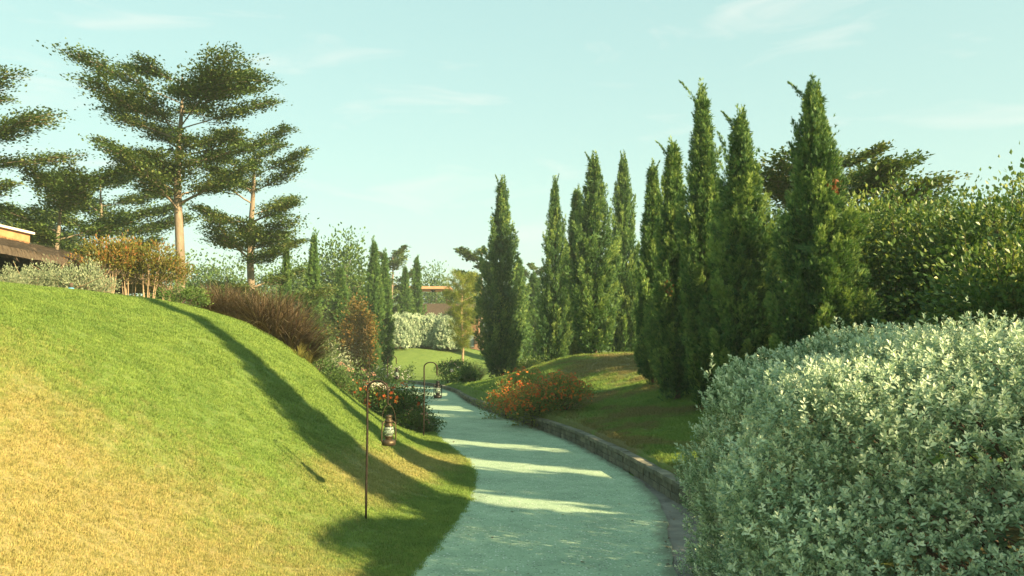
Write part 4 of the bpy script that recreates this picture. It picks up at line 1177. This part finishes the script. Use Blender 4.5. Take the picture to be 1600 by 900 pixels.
def make_lantern(loc, rot, label, body, group):
    t = thing('lantern', label, 'lantern', loc, rot, group)      # origin: where the bail hangs on the hook
    z = -0.40
    A = Acc(); A.lathe([(0, z), (0.060, z), (0.070, z + 0.008), (0.071, z + 0.036), (0.062, z + 0.052), (0.035, z + 0.060), (0, z + 0.062)], 20); link('fuel_tank', A.mesh('tank', True), body, t)
    A = Acc(); A.lathe([(0.030, z + 0.06), (0.034, z + 0.068), (0.034, z + 0.080), (0.048, z + 0.086), (0.048, z + 0.094), (0.0, z + 0.094)], 18); link('burner', A.mesh('burner', True), body, t)
    A = Acc(); A.lathe([(0.034, z + 0.094), (0.048, z + 0.115), (0.053, z + 0.140), (0.049, z + 0.165), (0.038, z + 0.188), (0.036, z + 0.188), (0.046, z + 0.164), (0.0505, z + 0.140), (0.046, z + 0.116), (0.032, z + 0.096)], 20); link('glass_globe', A.mesh('globe', True), M_GLASS, t)
    A = Acc(); A.lathe([(0.0, z + 0.19), (0.045, z + 0.188), (0.047, z + 0.200), (0.034, z + 0.210), (0.034, z + 0.226), (0.044, z + 0.232), (0.042, z + 0.246), (0.030, z + 0.254), (0.030, z + 0.276), (0.034, z + 0.282), (0.030, z + 0.298), (0, z + 0.302)], 20); link('chimney_cap', A.mesh('cap', True), body, t)
    for s in (-1, 1):
        A = Acc(); A.tube([(s * 0.058, 0, z + 0.03), (s * 0.074, 0, z + 0.05), (s * 0.073, 0, z + 0.14), (s * 0.066, 0, z + 0.215), (s * 0.040, 0, z + 0.238)], 0.0075, 8); link('side_tube', A.mesh('side', True), body, t)
    A = Acc()
    for q in (0.118, 0.162):
        a = np.linspace(0, 2 * PI, 17); A.tube(np.stack([np.cos(a) * 0.056, np.sin(a) * 0.056, np.full(17, z + q)], -1), 0.0018, 5, cap=False)
    link('wire_guard', A.mesh('guard', True), body, t)
    A = Acc(); a = np.linspace(-0.1, PI + 0.1, 17)
    A.tube(np.stack([np.cos(a) * 0.074, np.sin(a) * 0.012, z + 0.215 + np.sin(a) * 0.185], -1), 0.0022, 5, cap=False)
    link('bail_handle', A.mesh('bail', True), body, t)
    A = Acc(); a = np.linspace(0, PI, 11)
    A.tube(np.stack([-0.045 + np.cos(a) * 0.034, np.full(11, -0.045), z - np.sin(a) * 0.03], -1), 0.003, 5, cap=False)
    link('wire_loop', A.mesh('loop', True), body, t)
    return t


lamps = [(575, 8.3, 828, 'rusty shepherd-hook lamp post nearest the camera, on the grass bank', 'kerosene lantern with brass body hanging from the nearest hook', M_BRASS, 0.05),
         (663, 16.6, 678, 'dark shepherd-hook lamp post at the path edge among the flower bushes', 'dark kerosene lantern hanging over the path from the second hook', M_BLACKTIN, 0.0),
         (606, 25.0, 634, 'far shepherd-hook lamp post behind the red-flowered bushes', 'small dark lantern hanging from the farthest hook', M_BLACKTIN, 0.1)]
LAMP_POS = []
for (px_, Y_, by_, l1, l2, mb_, rz_) in lamps:
    p_ = at_px(px_, Y_, 0.0)
    k_ = (ZP({575: 595, 663: 566, 606: 556}[px_], Y_) - p_[2]) / 1.48
    o_ = tag(link('lamp_post', HOOK, M_IRON, None, p_, rz_), l1, 'lamp post', 'shepherd-hook lamp posts along the path'); w_k = 1.0 if px_ == 575 else 1.28
    o_.scale = (w_k, w_k, k_)
    lt_ = make_lantern(p_ + np.array([0.2145 * w_k * math.cos(rz_), 0.2145 * w_k * math.sin(rz_), 1.222 * k_]), 0.5, l2, mb_, 'kerosene lanterns on the hooks')
    lt_.scale = (0.5 + 0.5 * w_k,) * 3
    LAMP_POS.append((px_, p_, k_))
A_ = Acc(); A_.tube([(0, 0, -0.1), (0.01, 0, 0.7), (0, 0, 1.35)], 0.012, 6)
tag(link('thin_pole', A_.mesh('thin_pole', True), M_IRON, None, at_px(577, 30, 0)), 'thin dark pole in the flower bed left of the farthest lamp hook', 'pole')
# pale boulders edging the bed
M_ROCK = plain('pale_rock', (0.26, 0.24, 0.19), (0.42, 0.39, 0.32), 5, 0.9, bmp=0.5, bd=0.03)
for i_, (px_, Y_, k_, lab_) in enumerate([(573, 31, 0.42, 'pale boulder by the bronze shrub stem'), (588, 31.5, 0.40, 'long pale boulder sloping to the path'), (600, 32, 0.34, 'small pale stone at the path corner')]):
    r_ = np.random.default_rng(300 + i_); A_ = Acc()
    th_ = np.linspace(0, 2 * PI, 15)[:-1]; ph_ = np.linspace(-PI / 2, PI / 2, 8)
    V_ = np.array([[math.cos(p) * math.cos(t), math.cos(p) * math.sin(t), math.sin(p)] for p in ph_ for t in th_])
    V_ *= (1 + 0.12 * np.sin(V_[:, 0] * 4 + i_) + 0.1 * np.sin(V_[:, 1] * 5 + V_[:, 2] * 3))[:, None] * np.array([1.2, 0.8, 0.5]) * k_
    i0, j0 = np.meshgrid(np.arange(7), np.arange(14), indexing='ij'); a0 = i0 * 14 + j0; a1 = i0 * 14 + (j0 + 1) % 14
    A_.add(V_, np.concatenate([np.stack([a0, a1, a1 + 14], -1).reshape(-1, 3), np.stack([a0, a1 + 14, a0 + 14], -1).reshape(-1, 3)]))
    tag(link('boulder', A_.mesh('boulder', True), M_ROCK, None, at_px(px_, Y_, 0.12), i_ * 0.9), lab_, 'rock', 'boulders at the flower bed')

# ------------------------------------------------------------------ thatched house behind the hilltop
M_THATCH = plain('old_thatch', (0.055, 0.042, 0.030), (0.15, 0.115, 0.08), 9, 0.95, bmp=0.9, bd=0.05, stretch=(0.5, 3.0, 0.5))
M_PLASTER = plain('orange_plaster', (0.36, 0.18, 0.075), (0.50, 0.28, 0.13), 4, 0.9, bmp=0.3)
M_WHITE = plain('white_coping', (0.60, 0.57, 0.50), (0.76, 0.72, 0.64), 5, 0.8, bmp=0.2)
M_DARKW = plain('dark_timber', (0.035, 0.026, 0.018), (0.085, 0.060, 0.040), 6, 0.85, bmp=0.3)
hz = 2.5
house = thing('thatched_house', 'low thatched house with an orange parapet half hidden behind the hilltop shrubs', 'house', (-12.4, 19.6, hz))
zr = ZP(366, 19.8) - hz
A_ = Acc(); A_.box((-1.6, -5.0, 0), (1.2, 4.4, zr - 0.95)); link('wall', A_.mesh('house_wall'), M_DARKW, house)
A_ = Acc(); r_ = np.random.default_rng(4)
n_ = 40; ys_ = np.linspace(-6.0, 5.8, n_)
V_ = []; 
for y in ys_:
    q = 0.006 * r_.normal()
    end = np.interp(y, [3.2, 5.8], [0, 0.85])
    V_ += [(-2.6, y, zr - 1.0 + q), (-2.6, y, zr - 0.82 + q - end * 0.4), (-0.2, y, zr + q - end), (2.0, y, zr - 0.62 + q - end * 0.35), (2.05, y, zr - 0.80 + q - end * 0.3), (-0.2, y, zr - 0.25 - end)]
F_ = []
for i in range(n_ - 1):
    for k in range(6):
        a, b = i * 6 + k, i * 6 + (k + 1) % 6
        F_ += [(a, b, b + 6), (a, b + 6, a + 6)]
e_ = (n_ - 1) * 6
F_ += [(e_, e_ + 1, e_ + 2), (e_, e_ + 2, e_ + 5), (e_ + 5, e_ + 2, e_ + 3), (e_ + 5, e_ + 3, e_ + 4)]
A_.add(V_, F_); roof = link('thatched_roof', A_.mesh('thatch'), M_THATCH, house)
A_ = Acc(); n_ = 900
yy = r_.uniform(-6, 5.7, n_); 
A_.inst((np.array([[-0.03, 0, 0], [0.03, 0, 0], [0, 1, 0]]), np.array([[0, 1, 2]]), np.zeros(3)), np.stack([np.full(n_, 1.95) + r_.normal(size=n_) * 0.04, yy, zr - 0.66 - np.interp(yy, [3.2, 5.8], [0, 0.28]) + r_.normal(size=n_) * 0.05], -1), np.stack([r_.uniform(0.3, 0.8, n_), r_.normal(size=n_) * 0.2, np.full(n_, -0.7)], -1), 0.2, rng=r_)
fr_ = link('straw_fringe', A_.mesh('fringe'), M_THATCH, roof); fr_['kind'] = 'stuff'
A_ = Acc(); n_ = 5200
yy = r_.uniform(-6, 5.6, n_); q_ = r_.random(n_); en_ = np.interp(yy, [3.2, 5.8], [0, 0.85])
A_.inst((np.array([[-0.045, 0, 0], [0.045, 0, 0], [0, 1, 0.02]]), np.array([[0, 1, 2]]), np.zeros(3)), np.stack([-0.2 + 2.15 * q_, yy, zr - 0.60 * q_ - en_ * (1 - 0.65 * q_) + r_.uniform(0.0, 0.05, n_)], -1), np.stack([np.full(n_, 1.0), r_.normal(size=n_) * 0.16, np.full(n_, -0.24) + r_.normal(size=n_) * 0.05], -1), 0.34 * r_.uniform(0.6, 1.2, n_), nrm=np.tile([0.25, 0, 1.0], (n_, 1)), rng=r_)
link('straw_layer', A_.mesh('straw_layer'), plain('grey_straw', (0.06, 0.045, 0.03), (0.22, 0.17, 0.115), 40, 0.95, bmp=0), roof)['kind'] = 'stuff'
zt = ZP(345, 19.4) - hz
A_ = Acc(); A_.box((-0.75, -5.2, zr - 0.4), (-0.05, 1.75, zt - 0.06)); par = link('parapet', A_.mesh('parapet'), M_PLASTER, house)
A_ = Acc(); A_.box((-0.83, -5.3, zt - 0.058), (0.03, 1.83, zt)); link('coping', A_.mesh('coping'), M_WHITE, par)
A_ = Acc(); A_.tube([(-0.12, 0.3, zt - 0.22), (-0.042, 0.3, zt - 0.22)], 0.055, 10); link('vent_hole', A_.mesh('vent'), M_DARKW, par)

# ------------------------------------------------------------------ far pavilion with flat roof
pv = at_px(678, 78); zt = ZP(447, 78) - pv[2]; zd = ZP(490, 78) - pv[2]; zk = ZP(474, 78) - pv[2]
pav = thing('pavilion', 'far house with an open flat-roofed roof terrace above the silver hedge', 'house', pv)
A_ = Acc(); A_.box((-3.2, 0, 0), (4.2, 5, zd - 0.02)); link('wall', A_.mesh('pav_wall'), plain('brown_wall', (0.16, 0.085, 0.05), (0.26, 0.15, 0.09), 3, 0.9), pav)
A_ = Acc(); V_ = [(-3.4, -0.9, zd - 0.35), (4.6, -0.9, zd - 0.35), (4.6, 0.3, zk), (-3.4, 0.3, zk), (-3.4, -0.9, zd - 0.15 - 0.35), (4.6, -0.9, zd - 0.5), (4.6, 0.3, zk - 0.15), (-3.4, 0.3, zk - 0.15)]
A_.add(V_, [(0, 1, 2), (0, 2, 3), (4, 6, 5), (4, 7, 6), (0, 4, 5), (0, 5, 1), (1, 5, 6), (1, 6, 2), (2, 6, 7), (2, 7, 3), (3, 7, 4), (3, 4, 0)]); link('lower_roof', A_.mesh('lower_roof'), M_DARKW, pav)
A_ = Acc(); A_.box((-3.4, 0.31, zt - 0.24), (1.45, 4.6, zt)); link('flat_roof', A_.mesh('flat_roof'), plain('orange_roof', (0.40, 0.21, 0.11), (0.52, 0.30, 0.17), 3, 0.8, bmp=0.1), pav)
for x_ in (-3.1, 1.15):
    for y_ in (0.5, 4.3):
        A_ = Acc(); A_.box((x_ - 0.08, y_ - 0.08, zd - 0.02), (x_ + 0.08, y_ + 0.08, zt - 0.242)); link('post', A_.mesh('post'), M_DARKW, pav)
A_ = Acc(); A_.tube([(-0.3, 2, zt - 0.25), (-0.3, 2, zt - 0.45)], [0.25, 0.1], 8); link('ceiling_lamp', A_.mesh('ceiling_lamp'), M_DARKW, pav)
for x_, w_ in ((1.9, 0.55), (3.0, 0.5)):
    fz = ZP(545, 78) - pv[2]
    A_ = Acc(); A_.box((x_, -0.04, fz + 0.1), (x_ + w_ * 1.6, 0.0 - 0.003, fz + 1.4)); wn = link('window', A_.mesh('window'), M_DARKW, pav)
    A_ = Acc(); A_.box((x_ + 0.08, -0.06, fz + 0.18), (x_ + w_ * 1.6 - 0.08, -0.043, fz + 1.32)); link('pane', A_.mesh('pane'), plain('window_glass', (0.10, 0.14, 0.15), (0.2, 0.26, 0.26), 1, 0.1, bmp=0), wn)

# ------------------------------------------------------------------ turf: short blades over the bank and the mound
def grass_clump(seed, n=56, R=0.06, h0=0.011, h1=0.029, w=0.0018):
    r = np.random.default_rng(seed)
    a = r.random(n) * 6.28; q = R * np.sqrt(r.random(n))
    b = np.stack([np.cos(a) * q, np.sin(a) * q, np.full(n, -0.006)], -1)
    hh = r.uniform(h0, h1, n); la = r.random(n) * 6.28; ll = hh * r.uniform(0.2, 1.1, n)
    tip = b + np.stack([np.cos(la) * ll, np.sin(la) * ll, hh], -1)
    mid = b + np.stack([np.cos(la) * ll * 0.3, np.sin(la) * ll * 0.3, hh * 0.62], -1)
    sd = np.stack([-np.sin(la), np.cos(la), np.zeros(n)], -1) * (w * r.uniform(0.7, 1.3, n))[:, None]
    V = np.stack([b - sd, b + sd, mid + sd * 0.8, mid - sd * 0.8, tip], 1).reshape(-1, 3)
    F = (np.array([[0, 1, 2], [0, 2, 3], [3, 2, 4]])[None] + (np.arange(n) * 5)[:, None, None]).reshape(-1, 3)
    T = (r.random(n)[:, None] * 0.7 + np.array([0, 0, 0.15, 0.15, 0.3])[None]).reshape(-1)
    A = Acc(); A.add(V, F, T)
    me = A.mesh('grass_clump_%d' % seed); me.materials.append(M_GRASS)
    return me


def grass_field(name, pts, scl, label, seed):
    """one object: points on the turf, each carrying a clump of blades"""
    r = np.random.default_rng(seed)
    me = bpy.data.meshes.new(name); me.from_pydata(pts.tolist(), [], [])
    a = me.attributes.new('sc', 'FLOAT', 'POINT'); a.data.foreach_set('value', scl.astype(np.float32))
    e = 0.15
    nx = (H(pts[:, 0] + e, pts[:, 1]) - H(pts[:, 0] - e, pts[:, 1])) / (2 * e); ny = (H(pts[:, 0], pts[:, 1] + e) - H(pts[:, 0], pts[:, 1] - e)) / (2 * e)
    rot = np.stack([np.clip(ny, -1, 1) * 0.7, -np.clip(nx, -1, 1) * 0.7, np.zeros(len(pts))], -1)
    a = me.attributes.new('rot', 'FLOAT_VECTOR', 'POINT'); a.data.foreach_set('vector', rot.astype(np.float32).ravel())
    a = me.attributes.new('spin', 'FLOAT', 'POINT'); a.data.foreach_set('value', (r.random(len(pts)) * 6.28).astype(np.float32))
    o = tag(link(name, me), label, 'grass', None, 'stuff')
    g = bpy.data.node_groups.new(name, 'GeometryNodeTree')
    g.interface.new_socket('Geometry', in_out='INPUT', socket_type='NodeSocketGeometry')
    g.interface.new_socket('Geometry', in_out='OUTPUT', socket_type='NodeSocketGeometry')
    gi = g.nodes.new('NodeGroupInput'); go = g.nodes.new('NodeGroupOutput')
    iop = g.nodes.new('GeometryNodeInstanceOnPoints')
    src = bpy.data.objects.new(name + '_clump', grass_clump(seed))
    oi = g.nodes.new('GeometryNodeObjectInfo'); oi.inputs['Object'].default_value = src; oi.inputs['As Instance'].default_value = True
    def attr(n, ty):
        q = g.nodes.new('GeometryNodeInputNamedAttribute'); q.data_type = ty; q.inputs['Name'].default_value = n
        return [s for s in q.outputs if s.enabled and s.name == 'Attribute'][0]
    g.links.new(gi.outputs[0], iop.inputs['Points']); g.links.new(oi.outputs['Geometry'], iop.inputs['Instance'])
    ri = g.nodes.new('GeometryNodeRotateInstances')
    cx = g.nodes.new('ShaderNodeCombineXYZ'); g.links.new(attr('spin', 'FLOAT'), cx.inputs['Z'])
    g.links.new(attr('rot', 'FLOAT_VECTOR'), iop.inputs['Rotation']); g.links.new(attr('sc', 'FLOAT'), iop.inputs['Scale'])
    g.links.new(iop.outputs[0], ri.inputs['Instances']); g.links.new(cx.outputs[0], ri.inputs['Rotation'])
    g.links.new(ri.outputs[0], go.inputs[0])
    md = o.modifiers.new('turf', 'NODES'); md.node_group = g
    return o


def sample_turf(bands, side, seed):
    r = np.random.default_rng(seed); P_ = []; S_ = []
    for (y0, y1, dens, sc, w0, w1) in bands:
        n = int((y1 - y0) * (w1 - w0) * dens)
        y = r.uniform(y0, y1, n); q = r.uniform(w0, w1, n)
        x = XL(y) - q if side < 0 else XR(y) + 0.2 + q
        m = (np.abs(x) < 0.72 * y + 0.8)
        x, y = x[m], y[m]
        P_.append(np.stack([x, y, H(x, y)], -1)); S_.append(sc * r.uniform(0.7, 1.25, len(x)))
    return np.concatenate(P_), np.concatenate(S_)


pt_, sc_ = sample_turf([(2.2, 6.5, 620, 1.0, -0.04, 5.2), (6.5, 10, 380, 1.2, -0.04, 7.0), (10, 14, 210, 1.5, -0.03, 8.5), (14, 20, 110, 1.9, 0.0, 7.0), (20, 32, 40, 2.6, 0.0, 6.0)], -1, 5)
grass_field('bank_turf', pt_, sc_, 'short mown turf covering the bank left of the path', 5)
r_ = np.random.default_rng(6)
ye_ = r_.uniform(3.0, 20, 2600); xe_ = XL(ye_) + r_.normal(size=2600) * 0.035 - 0.01     # ragged edge beside the path
pe_ = np.stack([xe_, ye_, np.maximum(H(xe_, ye_), 0.0)], -1)
grass_field('edge_turf', pe_, r_.uniform(0.9, 1.7, 2600) * np.interp(ye_, [4, 16], [0.8, 1.4]), 'ragged turf edge overhanging the left side of the path', 7)
pt_, sc_ = sample_turf([(9.5, 16, 150, 1.9, 0.0, 4.5), (16, 24, 80, 2.4, 0.0, 6.5), (24, 36, 34, 3.0, 0.0, 9.0)], 1, 8)
k_ = vnoise(pt_[:, 0] * 1.0, pt_[:, 1] * 1.0, 1.3, 21) + RNG.normal(size=len(pt_)) * 0.12 > -0.40
grass_field('mound_turf', pt_[k_], sc_[k_], 'patchy longer grass on the mound right of the wall', 9)

r_ = np.random.default_rng(77); n_ = 260
yl_ = r_.uniform(4.5, 22, n_); side_ = r_.random(n_)
xl_ = np.where(side_ < 0.55, XP(yl_) + np.abs(r_.normal(size=n_)) * 0.22 - 0.10, np.where(side_ < 0.8, XL(yl_) + np.abs(r_.normal(size=n_)) * 0.12, XL(yl_) + (XP(yl_) - XL(yl_)) * r_.random(n_)))
xl_ = np.minimum(xl_, XR(yl_) - 0.06)
A_ = Acc(); A_.inst(LEAF_W, np.stack([xl_, yl_, np.where(xl_ > XP(yl_), -0.018, 0.006)], -1), np.stack([r_.normal(size=n_), r_.normal(size=n_), np.zeros(n_)], -1), r_.uniform(0.02, 0.05, n_), nrm=np.array([0, 0, 1.0]) + r_.normal(size=(n_, 3)) * 0.2, rng=r_)
tag(link('leaf_litter', A_.mesh('leaf_litter'), foliage('dry_leaf', (0.06, 0.045, 0.025), (0.14, 0.09, 0.045), (0.26, 0.19, 0.09), 0.1)), 'small dry leaves scattered along the path edges', 'leaves', None, 'stuff')

# ------------------------------------------------------------------ thin haze box, added to lift the distant darks
A_ = Acc(); A_.box((-170, -60, -1.2), (170, 170, 16.5))
hz_o = tag(link('haze', A_.mesh('haze')), 'thin haze added over the garden to fade the distant darks', 'haze', None, 'stuff')
M_HAZE = bpy.data.materials.new('haze'); M_HAZE.use_nodes = True
th_ = M_HAZE.node_tree; th_.nodes.remove(th_.nodes['Principled BSDF'])
pv_ = th_.nodes.new('ShaderNodeVolumePrincipled'); pv_.inputs['Density'].default_value = 0.0009
pv_.inputs['Color'].default_value = (0.80, 0.96, 0.92, 1); pv_.inputs['Anisotropy'].default_value = 0.0
th_.links.new(pv_.outputs['Volume'], th_.nodes['Material Output'].inputs['Volume'])
hz_o.data.materials.append(M_HAZE)
